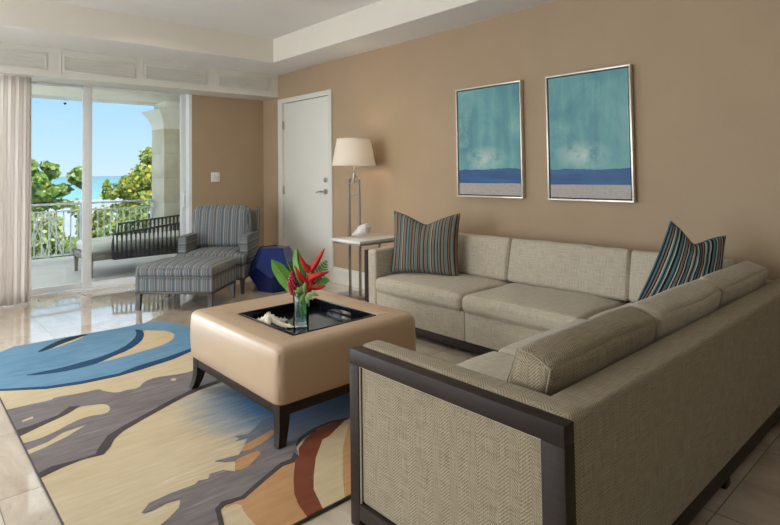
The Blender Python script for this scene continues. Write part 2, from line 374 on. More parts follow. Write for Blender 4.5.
def cushion(x0, x1, y0, y1, z0, z1, r=0.03, puff=(0,0,0), n=14, wob=0.0, seed=0):
    """rounded box with crowned faces"""
    cx, cy, cz = (x0+x1)/2, (y0+y1)/2, (z0+z1)/2; h = Vector(((x1-x0)/2, (y1-y0)/2, (z1-z0)/2)); r = min(r, min(h)*0.98)
    rnd = random.Random(seed); ph = [rnd.uniform(0, 6.3) for _ in range(6)]
    mb = MB(); idx = {}; vs = []; fs = []
    def params(hh):
        k = max(4, int(hh*2/0.035)); k = min(k, 30); cr_ = min(0.99, r/hh)
        e = [-1, -1+cr_*0.15, -1+cr_*0.4, -1+cr_*0.7]; mid = [(-1+cr_)+(2-2*cr_)*i/k for i in range(k+1)]
        return e+mid+[-q for q in e[::-1]]
    P = [params(q) for q in h]
    def vert(p):
        key = tuple(round(q, 5) for q in p)
        if key in idx: return idx[key]
        q = Vector((p[0]*h.x, p[1]*h.y, p[2]*h.z)); inner = Vector([max(-(h[i]-r), min(h[i]-r, q[i])) for i in range(3)])
        d = q-inner
        if d.length > 1e-9: d = d.normalized()*r
        q = inner+d
        c = [1-p[i]**2 for i in range(3)]
        for i in range(3):
            a, b = (i+1)%3, (i+2)%3
            q[i] += puff[i]*(1 if q[i] > 0 else -1)*min(1, abs(p[i])**2)*(max(0,c[a])**0.55)*(max(0,c[b])**0.55)
        if wob:
            q.z += wob*(math.sin(q.x*11+ph[0])*math.sin(q.y*9+ph[1])+0.6*math.sin(q.x*23+ph[2]+q.y*13))*(0.5+0.5*p[2])
            q.y += wob*(math.sin(q.x*13+ph[3])+0.5*math.sin(q.z*25+ph[4]+q.x*7))*p[1]
            q.x += wob*math.sin(q.y*13+ph[5]+q.z*9)*p[0]
        idx[key] = len(vs); vs.append((q.x+cx, q.y+cy, q.z+cz)); return idx[key]
    for ax in range(3):
        a, b = (ax+1)%3, (ax+2)%3
        for sgn in (-1, 1):
            for i in range(len(P[a])-1):
                for j in range(len(P[b])-1):
                    quad = []
                    for ii, jj in ((i,j),(i+1,j),(i+1,j+1),(i,j+1)):
                        p = [0,0,0]; p[ax] = sgn; p[a] = P[a][ii]; p[b] = P[b][jj]; quad.append(vert(p))
                    fs.append(quad if sgn > 0 else quad[::-1])
    return mb.add(vs, fs)

def rect_loop(x0, x1, y0, y1, z, r=0.02, k=4):
    pts = []
    for cx, cy, a0 in ((x1-r,y1-r,0),(x0+r,y1-r,PI/2),(x0+r,y0+r,PI),(x1-r,y0+r,1.5*PI)):
        for i in range(k+1):
            a = a0+PI/2*i/k; pts.append((cx+r*math.cos(a), cy+r*math.sin(a), z))
    return pts

# ------------------------------------------------------------------ the room
XB = -6.45; YW = 3.612; XF = 2.5; YL = -2.9; ZS = 2.43; ZC = 2.69
S = lambda mb, name, m: struct(mb.build(name, m, smooth=False))
S(MB().box(XB-0.15, XF, YL, YW+0.12, -0.12, 0), 'floor', M['floor'])
# wall_back with sliding door opening
OY0, OY1, OZ = -2.3, 2.66, 2.22
mb = MB().box(XB-0.15, XB, YL, OY0, 0, 2.95).box(XB-0.15, XB, OY1, YW+0.12, 0, 2.95).box(XB-0.15, XB, OY0, OY1, OZ, 2.95)
S(mb, 'wall_back', M['wall'])
# wall_right with door opening
DX0, DX1, DZ = -5.965, -4.968, 2.075
mb = MB().box(XB, DX0, YW, YW+0.12, 0, 2.95).box(DX1, XF, YW, YW+0.12, 0, 2.95).box(DX0, DX1, YW, YW+0.12, DZ, 2.95)
mb.box(DX0-0.1, DX1+0.1, YW+0.12, YW+0.14, -0.05, 2.2)
S(mb, 'wall_right', M['wall'])
WX0, WX1, WZ0, WZ1 = -5.2, -1.8, 0.1, 2.3
mb = MB().box(XB-0.15, WX0, YL-0.12, YL, 0, 2.95).box(WX1, XF, YL-0.12, YL, 0, 2.95).box(WX0, WX1, YL-0.12, YL, WZ1, 2.95).box(WX0, WX1, YL-0.12, YL, 0, WZ0)
S(mb, 'wall_left', M['wall'])
S(MB().box(XF, XF+0.12, YL, YW+0.12, 0, 2.95), 'wall_front', M['white'])
# ceiling: tray + soffit
TX0, TX1, TY0, TY1 = -5.385, 1.8, -2.0, 3.145
S(MB().box(XB, XF, YL, YW, ZC, ZC+0.1), 'ceiling', M['ceiling'])
mb = MB().box(XB, TX0, YL, YW, ZS+0.002, ZC).box(TX1, XF, YL, YW, ZS+0.002, ZC).box(TX0, TX1, TY1, YW, ZS+0.002, ZC).box(TX0, TX1, YL, TY0, ZS+0.002, ZC)
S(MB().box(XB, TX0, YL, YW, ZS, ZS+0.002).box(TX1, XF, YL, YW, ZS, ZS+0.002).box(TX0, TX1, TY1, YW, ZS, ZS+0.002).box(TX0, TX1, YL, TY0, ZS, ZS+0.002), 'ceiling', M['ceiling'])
S(mb, 'trim_1', M['soffit'])
# pelmet
PX = -6.065; PZ0, PZ1 = 2.15, 2.43
S(MB().box(XB, PX, YL, YW, PZ0, PZ1, 0.004), 'trim_2', M['white'])
for i, (y0, y1, lab) in enumerate(((-0.2,1.095,'cream louvered air grille at far left over the curtain'),(1.228,1.892,'cream louvered air grille over the middle of the sliding door'),(1.993,2.677,'cream louvered air grille over the right panel of the sliding door'),(2.809,3.475,'cream louvered air grille nearest the room corner above the light switch'))):
    g = empty('air_grille', (PX, (y0+y1)/2, 2.295), 0, lab, 'air grille', 'louvered grilles along the pelmet')
    w = (y1-y0)/2; h = 0.083
    f = MB().box(0,0.007,-w,w,h-0.016,h,0.002).box(0,0.007,-w,w,-h,-h+0.016,0.002).box(0,0.007,-w,-w+0.018,-h+0.016,h-0.016,0.002).box(0,0.007,w-0.018,w,-h+0.016,h-0.016,0.002)
    f.box(0,0.004,-w-0.02,-w-0.016,-0.13,0.12)
    f.build('grille_frame', M['white'], g)
    l = MB()
    for q in range(4):
        z = -h+0.033+q*0.034; l.beam((0.0035,-w+0.018,z),(0.0035,w-0.018,z),0.031,0.003,upv=(0.90,0,0.44))
    l.build('louver_slats', M['white'], g)
# baseboards
mb = MB().box(-4.925, XF, YW-0.018, YW, 0, 0.15, 0.003).box(-4.925, XF, YW-0.012, YW, 0.15, 0.172, 0.003)
S(mb, 'baseboard_right', M['white'])
S(MB().box(XB, XB+0.018, OY1+0.03, YW-0.02, 0, 0.17, 0.003), 'baseboard_back', M['white'])
# door casing + door
mb = MB()
for (a, b) in ((-6.05,-5.955),(-4.98,-4.925)): mb.box(a, b, YW-0.022, YW, 0, 2.065, 0.004)
mb.box(-6.05, -4.925, YW-0.022, YW, 2.06, 2.118, 0.004)
mb.box(DX0, DX0+0.012, YW, YW+0.12, 0, DZ).box(DX1-0.012, DX1, YW, YW+0.12, 0, DZ).box(DX0, DX1, YW, YW+0.12, DZ-0.012, DZ)
S(mb, 'trim_3', M['white'])
d = MB().box(-5.95, -4.983, YW+0.006, YW+0.05, 0.008, 2.058, 0.002).build('door_1', M['doorwhite']); struct(d)
for z in (1.79, 0.99, 0.22):
    MB().box(-5.962, -5.935, YW-0.008, YW+0.006, z-0.05, z+0.05, 0.002).tube([(-5.949,YW-0.008,z-0.052),(-5.949,YW-0.008,z+0.052)],0.007).build('hinge', M['chrome'], d)
hd = MB().tube([(-5.06,YW+0.006,0.985),(-5.06,YW-0.012,0.985)],0.030,20).tube([(-5.06,YW-0.01,0.985),(-5.06,YW-0.055,0.985)],0.011,10)
hd.tube([(-5.055,YW-0.052,0.985),(-5.10,YW-0.055,0.987),(-5.15,YW-0.055,0.982),(-5.175,YW-0.052,0.974)],[0.011,0.011,0.009,0.007],10).build('door_handle', M['chrome'], d)
MB().tube([(-5.06,YW+0.006,1.115),(-5.06,YW-0.016,1.115)],0.028,20).tube([(-5.06,YW-0.016,1.115),(-5.06,YW-0.02,1.115)],0.02,16).build('deadbolt', M['chrome'], d)
# light switch
s = MB().box(XB, XB+0.007, 2.895, 3.01, 1.105, 1.22, 0.003).build('light_switch', M['plastic']); tag(s, 'white double light switch plate on the tan wall beside the sliding door', 'light switch')
for y in (2.922, 2.967): MB().box(XB+0.006, XB+0.011, y-0.016, y+0.016, 1.13, 1.195, 0.002).build('rocker', M['plastic'], s)

# sliding glass door (window_1)
w1 = MB()
w1.box(XB-0.14, XB+0.0, 2.625, 2.66, 0, OZ).box(XB-0.14, XB, OY0, OY0+0.035, 0, OZ).box(XB-0.14, XB, OY0, OY1, OZ-0.035, OZ).box(XB-0.14, XB+0.01, OY0, OY1, 0, 0.022)
w1 = struct(w1.build('window_1', M['alu'], smooth=False))
def panel(y0, y1, x, sl=0.055, sr=0.055):
    f = MB().box(x-0.02,x+0.02,y0,y0+sl,0.022,OZ-0.035,0.003).box(x-0.02,x+0.02,y1-sr,y1,0.022,OZ-0.035,0.003)
    f.box(x-0.02,x+0.02,y0+sl,y1-sr,0.022,0.075,0.003).box(x-0.02,x+0.02,y0+sl,y1-sr,OZ-0.085,OZ-0.035,0.003)
    f = f.build('door_panel', M['alu'], w1)
    MB().box(x-0.003,x+0.003,y0+sl-0.005,y1-sr+0.005,0.07,OZ-0.08).build('pane', M['pane'], f, smooth=False)
    return f
panel(0.975, 1.575, XB-0.095, 0.055, 0.06)
panel(1.505, 2.60, XB-0.045, 0.085, 0.06)
panel(0.0, 1.02, XB-0.045); panel(-1.15, 0.03, XB-0.095); panel(-2.26, -1.10, XB-0.045)
hm = MB().box(XB-0.025,XB-0.015,2.555,2.585,0.80,1.0,0.004).tube([(XB-0.02,2.57,0.985),(XB+0.02,2.565,0.975),(XB+0.035,2.55,0.94),(XB+0.035,2.55,0.87),(XB+0.02,2.565,0.835),(XB-0.02,2.57,0.825)],0.009,8)
tag(hm.build('door_pull', M['plastic'], w1), 'white D shaped pull')
# tan reveal strip right of frame is the wall itself

# curtain
def curtain(y0, y1, x, z0, z1, amp, waves, ph=0):
    n_ = 160; mb = MB(); vs = []; fs = []; uvs = []
    rows = [z1 - (z1-z0)*i/16 for i in range(17)]
    for i, z in enumerate(rows):
        t = i/16
        for k_ in range(n_+1):
            u = k_/n_; a = amp*(0.75+0.25*t)
            y = y0+(y1-y0)*u + 0.010*math.sin(u*waves*2*PI*2+ph+t*0.8)
            xx = x + a*math.sin(u*waves*2*PI+ph+0.35*math.sin(3*t+u*5)) + 0.006*math.sin(u*61+t*3)
            vs.append((xx, y, z)); uvs.append((u*(y1-y0)*2.2, z))
    for i in range(16):
        for k_ in range(n_): fs.append((i*(n_+1)+k_, i*(n_+1)+k_+1, (i+1)*(n_+1)+k_+1, (i+1)*(n_+1)+k_))
    mb.add(vs, fs); mb.uv = uvs; return mb
o = curtain(0.28, 0.995, -6.20, 0.015, 2.148, 0.026, 12).build('curtain', M['curtain'], angle=180)
tag(o, 'pale pinkish white pleated sheer curtain gathered left of the sliding door', 'curtain')
md = o.modifiers.new('s','SOLIDIFY'); md.thickness = 0.002

# ceiling light (recessed)
cl = empty('ceiling_light', (-3.72,2.60,ZC), 0, 'round recessed downlight in the raised ceiling near the top edge of view', 'ceiling light')
MB().lathe([(0.055,-0.001),(0.085,-0.008),(0.09,0.0)], n=40).build('trim_ring', M['plastic'], cl)
MB().lathe([(0.0,-0.002),(0.056,-0.002)], n=40).build('diffuser', M['downlight'], cl)

# ------------------------------------------------------------------ art
def art(x0, x1, z0, z1, m, lab):
    g = empty('framed_painting', ((x0+x1)/2, YW, (z0+z1)/2), 0, lab, 'painting', 'pair of framed seascapes over the sofa')
    w, h, d_ = (x1-x0)/2, (z1-z0)/2, 0.042
    f = MB(); t = 0.012
    f.box(-w,w,-d_,-0.004,h-t,h,0.001).box(-w,w,-d_,-0.004,-h,-h+t,0.001).box(-w,-w+t,-d_,-0.004,-h+t,h-t,0.001).box(w-t,w,-d_,-0.004,-h+t,h-t,0.001)
    f.build('frame', M['silver'], g)
    MB().box(-w+t,w-t,-0.012,-0.002,-h+t,h-t).build('backing', M['framedark'], g)
    cv = MB(); a = w-t-0.009; b = h-t-0.009
    cv.box(-a,a,-0.034,-0.012,-b,b); cv.uv = [((q[0]+a)/(2*a)*0.7, (q[2]+b)/(2*b)) for q in cv.v]
    cv.build('canvas', m, g, smooth=False)
art(-3.10,-2.445,0.98,1.888,M['art1'],'framed teal and blue seascape painting nearer the floor lamp')
art(-2.228,-1.597,0.976,1.882,M['art2'],'framed teal seascape painting with a white cloud patch, farther from the door')

# ------------------------------------------------------------------ rug
rug_layers = []
def W(pts): return [(p.x, p.y) for p in (flr(*q) for q in pts)]
def smooth(poly, it=2):
    for _ in range(it):
        o = []
        for i in range(len(poly)):
            a, b = Vector(poly[i]), Vector(poly[(i+1)%len(poly)])
            if (b-a).length < 0.012: o += [tuple(a)]; continue
            o += [tuple(a*0.75+b*0.25), tuple(a*0.25+b*0.75)]
        poly = o
    return poly
RY0, RX1 = 0.457, -1.648
back = W([(0,352),(13.8,346.2),(40,341.5),(66,336.9),(95,332),(120,327.7),(135,324.6),(154,321.5),(166,321.8),(174,322.8),(191,326.5)])
outline = [(-4.62,RY0)] + back + [(-4.28,1.95),(-3.9,2.06),(-3.0,2.07),(RX1,2.05),(RX1,RY0)]
def clip(poly):
    # keep inside the rug rectangle (left and front edge)
    def cl(poly, inside, inter):
        o = []
        for i in range(len(poly)):
            a, b = poly[i], poly[(i+1)%len(poly)]
            if inside(a):
                o.append(a)
                if not inside(b): o.append(inter(a,b))
            elif inside(b): o.append(inter(a,b))
        return o
    def iy(a,b): t = (RY0-a[1])/(b[1]-a[1]); return (a[0]+t*(b[0]-a[0]), RY0)
    def ix_(a,b): t = (RX1-a[0])/(b[0]-a[0]); return (RX1, a[1]+t*(b[1]-a[1]))
    poly = cl(poly, lambda p: p[1] >= RY0, iy); return cl(poly, lambda p: p[0] <= RX1, ix_)
rug = MB(); mats = list(R.values()); mi = {k_: i for i, k_ in enumerate(R)}
lv = [0.0112]
def layer(key, poly, sm=1, cl=True):
    if sm: poly = smooth(poly, sm)
    if cl: poly = clip(poly)
    z = lv[0]; lv[0] += 0.00012
    rug.prism(poly, z-0.002, z+0.00012, mi[key])
rug.prism(outline, 0.001, 0.0112, mi['cream'])
# blue oval
low = [(0,391),(46,389),(81,384),(119,376),(143,369),(174,359),(192,351),(204,343)]
blue = [(-4.62,RY0)] + back + W([(203,331),(207,337)]) + W(low[::-1]) + [tuple(W([(-12,391.3)])[0])]
blue_in = [(-4.615,RY0+0.001)] + [(x+0.004,y) for x,y in back] + W([(203,331),(207,337)])
layer('navy', blue_in + W(low[::-1]) + W([(-14,391)]), 0)
lowu = [(0,388.9),(46,386.2),(81,381),(119,373),(138,365.6),(165,357.6),(190.8,348.2),(203,340)]
layer('blue', blue_in[:-1] + W([(202,333)]) + W(lowu[::-1]) + W([(-14,389)]), 0)
layer('cream2', W([(142.3,330),(155.4,330.5),(167.7,330.8),(174.6,333.8),(173.8,338.5),(164.6,344.6),(138.5,352.3),(113.8,359.2),(100,362.3),(84,366.2),(100,360),(125,350),(140,338)]))
layer('navy', W([(22.3,375.4),(40,372),(61.5,367.7),(86,360.8),(100,357),(123,347.7),(134.6,338.5),(137,333),(134,329.3),(142.3,329.7),(144.6,334.6),(141.5,341.5),(129,350),(112.3,356.6),(98.5,363),(80,368),(61.5,371.9),(40,374.8)]))
layer('black', W([(36,353),(44.6,347),(61.5,339.2),(73.8,336),(90,333.4),(80,337.7),(61.5,343.8),(46,350.3)]))
layer('cream2', W([(50,349.5),(61.5,343.9),(73.8,339.6),(86,335.2),(79,339.4),(64.6,344.6)]))
# grey band upper
layer('grey', W([(-4,412),(8.7,409.4),(28.8,404.6),(52,399.8),(53.8,397.5),(82.7,392.7),(99,388.8),(103,391),(117.3,393),(127,389.8),(138.5,388.2),(144.2,381.5),(155.8,377.3),(173,375),(190.4,372),(197,368),(212,364),(240,364),(223,380.8),(200,389.8),(184.6,396.5),(163.5,408),(144.2,418.7),(123,431),(114.4,438.8),(110.6,446.5),(103.8,454.2),(82.7,459.4),(65.4,466.2),(57.7,469.6),(38.5,478.8),(20,486)]), 1)
layer('greyd', W([(33,476),(37.7,473.5),(50.8,466.5),(86,457.3),(95.4,454),(98.5,448),(107.7,435.4),(123,425.8),(150,411.3),(173,398.5),(192,389.3),(223,378),(226,380),(200,389.9),(184.6,396.6),(163.5,408.1),(144.2,418.8),(123,431.1),(114.4,438.9),(110.6,446.6),(103.8,454.3),(82.7,459.5),(65.4,466.3),(57.7,469.7),(38.5,478.9),(30,483)]), 0)
layer('greyd', W([(10,432),(14.4,430.6),(32.7,424.8),(57.7,415.2),(69.2,406.5),(80,405.5),(70,413.6),(59.6,418.6),(44.2,425.6),(18.3,438.3),(10,441)]), 0)
layer('cream2', W([(8,441),(18.3,437.3),(44.2,424.8),(59.6,418),(69.2,413.3),(78.8,407),(92.3,405.2),(105.8,403.7),(111.5,408.5),(105.8,413.8),(88.5,416),(73,422),(55.8,431.5),(38.5,439.2),(21,443.7),(10,447)]), 1)
layer('cream2', W([(16,456),(26,450.8),(48,442),(63.5,432.5),(86,424.9),(67.3,436.3),(46,447),(27.9,454.6),(16,461)]), 0)
layer('cream2', W([(22,420.6),(32.7,416.4),(33.4,418.2),(23,421.8)]), 0)
layer('cream2', W([(170,379.5),(174,378),(177,379.6),(173,381.4)]), 1)
# lower grey, orange side
layer('orange', W([(225,506),(245,498),(275,468),(297,459),(318,428),(345,419),(420,400),(420,470),(348,500),(300,524),(280,560),(250,560),(246,520)]), 0)
layer('grey', W([(141.7,512.5),(149.4,503),(171.5,493),(194.6,484.6),(198.5,480.8),(208,478.8),(210,474),(223.5,470),(235,471.5),(235.5,461),(225,462.2),(214.8,461.2),(238.8,454.8),(241,451),(245,444),(247.5,438),(236,440.8),(240,438),(235,436.5),(248.5,433.7),(256,427),(262,420),(272,417),(300,405),(380,395),(400,401),(370,412),(348,419),(329,423),(314,430),(302,438.5),(296.5,446),(298.5,456),(294.6,462.5),(283,466.3),(267.7,478.8),(244.6,499),(225.4,504.8),(220.6,509.6),(223.5,521),(227,540),(145,545),(156,529),(169.6,517.3),(179,507.7),(180.4,499),(165.8,503.4),(152.3,510.6),(144,513.4)]), 0)
layer('greyd', W([(298.5,456),(294.6,462.5),(283,466.3),(267.7,478.8),(244.6,499),(225.4,504.8),(220.6,509.6),(223.5,521),(227,540),(221,540),(218,521),(215,509),(222,501.5),(241,496.5),(265,475.5),(281,462.8),(291,459),(294,452)]), 0)
layer('greyd', W([(348,417.6),(329,421.5),(312,429),(300,437),(296,444),(296.5,446.5),(302,439.3),(314,431),(329,424.3),(348,420.2)]), 0)
layer('orange', W([(240.8,452),(244.6,445),(258,438),(271.5,430),(275.5,431),(272,436.5),(260,444.5),(250,450)]), 0)
layer('orange', W([(235.2,470.5),(236.5,460),(247,455),(258,451),(261,453.2),(254,461),(249,466.5),(241,470)]), 0)
layer('cream', W([(224,560),(228,525),(222,514),(226,507.5),(240,502.8),(245,514),(256,526),(275,545)]), 1)
layer('cream2', W([(302,441),(305,439),(304,445),(298,451.5),(296.5,449)]), 0)
layer('rust', W([(295,462.7),(299,455),(298.5,449),(305,440),(314,431.5),(329,424.8),(345,420.8),(329,436.5),(322.5,440),(316,457.8),(313.7,475.6),(313.7,490),(319.3,501.5),(324,511.2),(330,520),(312,530),(307,516.9),(298.3,504.7),(294.2,493.4),(293.4,478.8)]), 0)
layer('cream2', W([(345,420.8),(390,409),(390,480),(349,500),(324,512),(319.3,501.5),(313.7,490),(313.7,475.6),(316,457.8),(322.5,440),(329,436.5)]), 0)
layer('orange', W([(349,424),(347.5,429),(342.9,448),(342.7,477),(344.6,496),(346,502),(420,470),(420,400)]), 0)
o = rug.build('area_rug', mats, smooth=False)
tag(o, 'large wool area rug with blue oval, grey, cream and rust swirls under the coffee table', 'rug')
# dark binding
MB().tube([(-4.62,RY0,0.006),(RX1,RY0,0.006)],0.0055,6).tube([(RX1,RY0,0.006),(RX1,2.05,0.006)],0.0055,6).build('binding', R['greyd'], o)

# ------------------------------------------------------------------ coffee table
CTX0, CTX1, CTY0, CTY1 = -3.075, -2.12, 1.25, 2.10
TXa, TXb, TYa, TYb = -2.80, -2.235, 1.405, 1.915
ct = empty('coffee_table', ((CTX0+CTX1)/2, (CTY0+CTY1)/2, 0.014), 0, 'square tan leather ottoman coffee table on dark curved legs holding a black tray', 'coffee table')
cxx, cyy = ct.location.x, ct.location.y; ct_p = lambda v: Vector((v.x-cxx, v.y-cyy, v.z-0.014))
ZT = 0.443; Z0 = 0.19
def ring_block():
    # rounded leather block with a rectangular well
    mb = MB(); loops = []
    def lp(ins, z, r, x0=CTX0, x1=CTX1, y0=CTY0, y1=CTY1): return rect_loop(x0+ins, x1-ins, y0+ins, y1-ins, z, max(0.004, r), 6)
    R0 = 0.045
    prof = [(0.03,Z0,0.03),(0.006,Z0,0.04),(0.0,Z0+0.008,R0),(-0.004,Z0+0.06,R0),(-0.006,Z0+0.12,R0),(-0.004,ZT-0.06,R0)]
    for i in range(6):
        a = PI/2*(i+1)/6; prof.append((0.04*(1-math.cos(a))-0.003, ZT-0.04+0.04*math.sin(a), R0-0.03*i/6))
    for p in prof: loops.append(lp(*p))
    loops.append(lp(0.09, ZT+0.004, 0.012))
    for ins, z in ((-0.012,ZT+0.002),(0.0,ZT-0.004),(0.0,ZT-0.058)):
        loops.append(rect_loop(TXa+ins, TXb-ins, TYa+ins, TYb-ins, z, 0.004, 6))
    n_ = len(loops[0]); vs = [q for l in loops for q in l]; fs = []
    for i in range(len(loops)-1):
        for k_ in range(n_): fs.append((i*n_+k_, i*n_+(k_+1)%n_, (i+1)*n_+(k_+1)%n_, (i+1)*n_+k_))
    L = len(loops)-1; fs.append(tuple(L*n_+k_ for k_ in range(n_)))
    return mb.add(vs, fs)
ring_block().build('leather_top', M['leather'], ct, fn=ct_p, angle=60)
for (a, b), (c, d_) in (((TXa,TYa),(CTX0,CTY0)),((TXb,TYa),(CTX1,CTY0)),((TXa,TYb),(CTX0,CTY1)),((TXb,TYb),(CTX1,CTY1))):
    sx = 1 if c < a else -1; sy = 1 if d_ < b else -1
    MB().tube([(a-sx*0.004,b-sy*0.004,ZT+0.0015),(c+sx*0.085,d_+sy*0.085,ZT+0.0035),(c+sx*0.02,d_+sy*0.02,ZT-0.012),(c+sx*0.009,d_+sy*0.009,ZT-0.04),(c+sx*0.009,d_+sy*0.009,Z0+0.02)],0.0016,5).build('seam', M['seam'], ct, fn=ct_p)
ap = MB(); i_ = 0.018
ap.box(CTX0+i_,CTX1-i_,CTY0+i_,CTY0+i_+0.03,0.138,Z0,0.003).box(CTX0+i_,CTX1-i_,CTY1-i_-0.03,CTY1-i_,0.138,Z0,0.003)
ap.box(CTX0+i_,CTX0+i_+0.03,CTY0+i_,CTY1-i_,0.138,Z0,0.003).box(CTX1-i_-0.03,CTX1-i_,CTY0+i_,CTY1-i_,0.138,Z0,0.003)
ap.build('apron', M['darkwood'], ct, fn=ct_p)
for sx, X_ in ((-1,CTX0+i_),(1,CTX1-i_)):
    for sy, Y_ in ((-1,CTY0+i_),(1,CTY1-i_)):
        lg = MB(); vs = []; fs = []
        for j in range(9):
            t = j/8; z = Z0-0.002-(Z0-0.0175)*t; w = 0.060-0.022*t
            off = 0.0015 + 0.017*max(0,(t-0.45)/0.55)**2
            ox = X_+sx*off; oy = Y_+sy*off
            for a, b in ((0,0),(1,0),(1,1),(0,1)): vs.append((ox-sx*w*a, oy-sy*w*b, z))
        for j in range(8):
            for k_ in range(4): fs.append((j*4+k_, j*4+(k_+1)%4, (j+1)*4+(k_+1)%4, (j+1)*4+k_))
        fs += [(0,1,2,3),(35,34,33,32)]
        lg.add(vs, fs).build('leg', M['darkwood'], ct, fn=ct_p, angle=40)
# tray
tr = empty('serving_tray', ((TXa+TXb)/2,(TYa+TYb)/2,ZT-0.055), 0, 'square black lacquer tray sunk into the leather coffee table', 'tray')
tp = lambda v: Vector((v.x-tr.location.x, v.y-tr.location.y, v.z-tr.location.z))
g_ = 0.003; a0,a1,b0,b1 = TXa+g_,TXb-g_,TYa+g_,TYb-g_; ZB = ZT-0.055; zt = ZT+0.002
mb = MB().box(a0,a1,b0,b1,ZB,ZB+0.010).box(a0,a0+0.01,b0,b1,ZB,zt,0.002).box(a1-0.01,a1,b0,b1,ZB,zt,0.002).box(a0,a1,b0,b0+0.01,ZB,zt,0.002).box(a0,a1,b1-0.01,b1,ZB,zt,0.002)
mb.build('tray_body', M['black'], tr, fn=tp)
xm = (a0+a1)/2+0.03
MB().box(xm-0.045,xm+0.045,b1-0.0125,b1-0.0095,ZT-0.04,ZT-0.022,0.001).build('handle', M['brass'], tr, fn=tp)
ZTR = ZB+0.010

# starfish
def starfish():
    mb = MB(); vs = []; rnd = random.Random(3); n_ = 60; rings = 9
    arms = [0.3,1.55,2.8,4.1,5.35]; Rr = [0.105,0.095,0.11,0.095,0.105]
    def rad(a):
        return max(r_*max(0.0, math.exp(-((((a-b+PI)%(2*PI))-PI)/0.25)**2)) for b, r_ in zip(arms, Rr)) + 0.030
    grid = []
    for top in (1, 0):
        for j in range(rings+1):
            t = j/rings
            for k_ in range(n_):
                a = 2*PI*k_/n_; rr = rad(a)*t
                prof = math.sqrt(max(0, 1-t*t)); ht = 0.020*prof*(0.5+0.5*math.exp(-(rr/0.05)**2))
                lift = 0.020*math.exp(-(rr/0.05)**2)
                vs.append((rr*math.cos(a), rr*math.sin(a), 0.004+lift+(ht if top else -0.003*prof)))
    fs = []
    for s_i in range(2):
        o_ = s_i*(rings+1)*n_
        for j in range(rings):
            for k_ in range(n_): fs.append((o_+j*n_+k_, o_+j*n_+(k_+1)%n_, o_+(j+1)*n_+(k_+1)%n_, o_+(j+1)*n_+k_))
    mb.add(vs, fs)
    for b, r_ in zip(arms, Rr):
        for q in range(9):
            for side in ((-1,1) if q % 2 else (0,)):
                d_ = 0.008+q*(r_+0.012)/9; a = b+side*0.012/max(d_,0.02)*1.0
                x, y = d_*math.cos(a), d_*math.sin(a); z = 0.004+0.020*math.exp(-(d_/0.05)**2)+0.017*(0.5+0.5*math.exp(-(d_/0.05)**2))*math.sqrt(max(0,1-(d_/(r_+0.035))**2))-(0.004 if side else 0)
                h = rnd.uniform(0.006,0.012)*(1-0.45*q/9); tx = x+side*0.004*-math.sin(a)+rnd.uniform(-.002,.002); ty = y+side*0.004*math.cos(a)
                mb.tube([(x,y,z-0.004),(tx,ty,z+h)],[0.0052,0.0010],6)
    return mb
pt = at(262,322,2,ZTR+0.02)
o = starfish().build('starfish', M['starfish'], loc=(pt.x+0.035,pt.y+0.020,ZTR+0.0005), rot=(0,0,0.25), angle=60)
o.scale = (1.1,1.1,1.45); tag(o, 'bleached knobby starfish lying in the black tray beside the vase', 'starfish')

# vase + flowers
vp = at(301,326,2,ZTR+0.002); vx, vy = vp.x, vp.y
vr = 0.041; vh = 0.205
va = empty('glass_vase', (vx,vy,ZTR+0.0005), 0, 'clear glass cylinder vase of red tropical flowers standing in the black tray', 'vase')
MB().lathe([(0,0),(vr-0.002,0),(vr,0.002),(vr,vh),(vr-0.001,vh+0.001),(vr-0.003,vh),(vr-0.003,0.012),(0,0.012)], n=48).build('glass', M['vase'], va)
MB().lathe([(0,0.0125),(vr-0.0035,0.0125),(vr-0.0035,0.15),(0,0.15)], n=40).build('water', M['watersurf'], va)
vd = float((np.array([vx,vy,0.6])-CAM)@fw)
def pl(px, py, dd=0.0):
    """point of the bouquet seen at the pixel, dd metres behind the vase axis"""
    d = fw*F+rt*(px-CX)-up*(py-CY); return Vector(CAM+d*(vd+dd)/F)
def leaf_mb(path, widths, fold=0.25, nrm=None, segs=None):
    path = [Vector(p) for p in path]
    def cr(P, t):
        n_ = len(P)-1; i = min(int(t*n_), n_-1); f = t*n_-i
        p0,p1,p2,p3 = P[max(i-1,0)],P[i],P[i+1],P[min(i+2,n_)]
        return 0.5*((2*p1)+(-p0+p2)*f+(2*p0-5*p1+4*p2-p3)*f*f+(-p0+3*p1-3*p2+p3)*f**3)
    n_ = segs or 14; mb = MB(); vs = []; fs = []
    for i in range(n_+1):
        t = i/n_; p = cr(path, t); q = cr(path, min(1,t+0.02)); pv = cr(path, max(0,t-0.02)); tn_ = (q-pv).normalized()
        nn = Vector(nrm) if nrm is not None else Vector(-fw); side = tn_.cross(nn).normalized(); nn2 = side.cross(tn_).normalized()
        wi = np.interp(t, np.linspace(0,1,len(widths)), widths)
        for k_, s_i in enumerate((-1,-0.5,0,0.5,1)):
            vs.append(p+side*s_i*wi-nn2*(fold*wi*abs(s_i)) )
    for i in range(n_):
        for k_ in range(4): fs.append((i*5+k_, i*5+k_+1, (i+1)*5+k_+1, (i+1)*5+k_))
    b = len(vs); vs2 = [v+Vector(fw)*0.0012 for v in vs]; fs2 = [tuple(j+b for j in f[::-1]) for f in fs]
    rim = []
    for i in range(n_): rim += [(i*5,(i+1)*5,b+(i+1)*5,b+i*5),(i*5+4,b+i*5+4,b+(i+1)*5+4,(i+1)*5+4)]
    return mb.add(vs+vs2, fs+fs2+rim)
def stem(px0, py0, px1, py1, dd0, dd1, r=0.0028):
    a = pl(px0,py0,dd0); b = pl(px1,py1,dd1); m_ = (a+b)/2
    return MB().tube([a, m_+Vector((0,0,0.004)), b], r, 7)
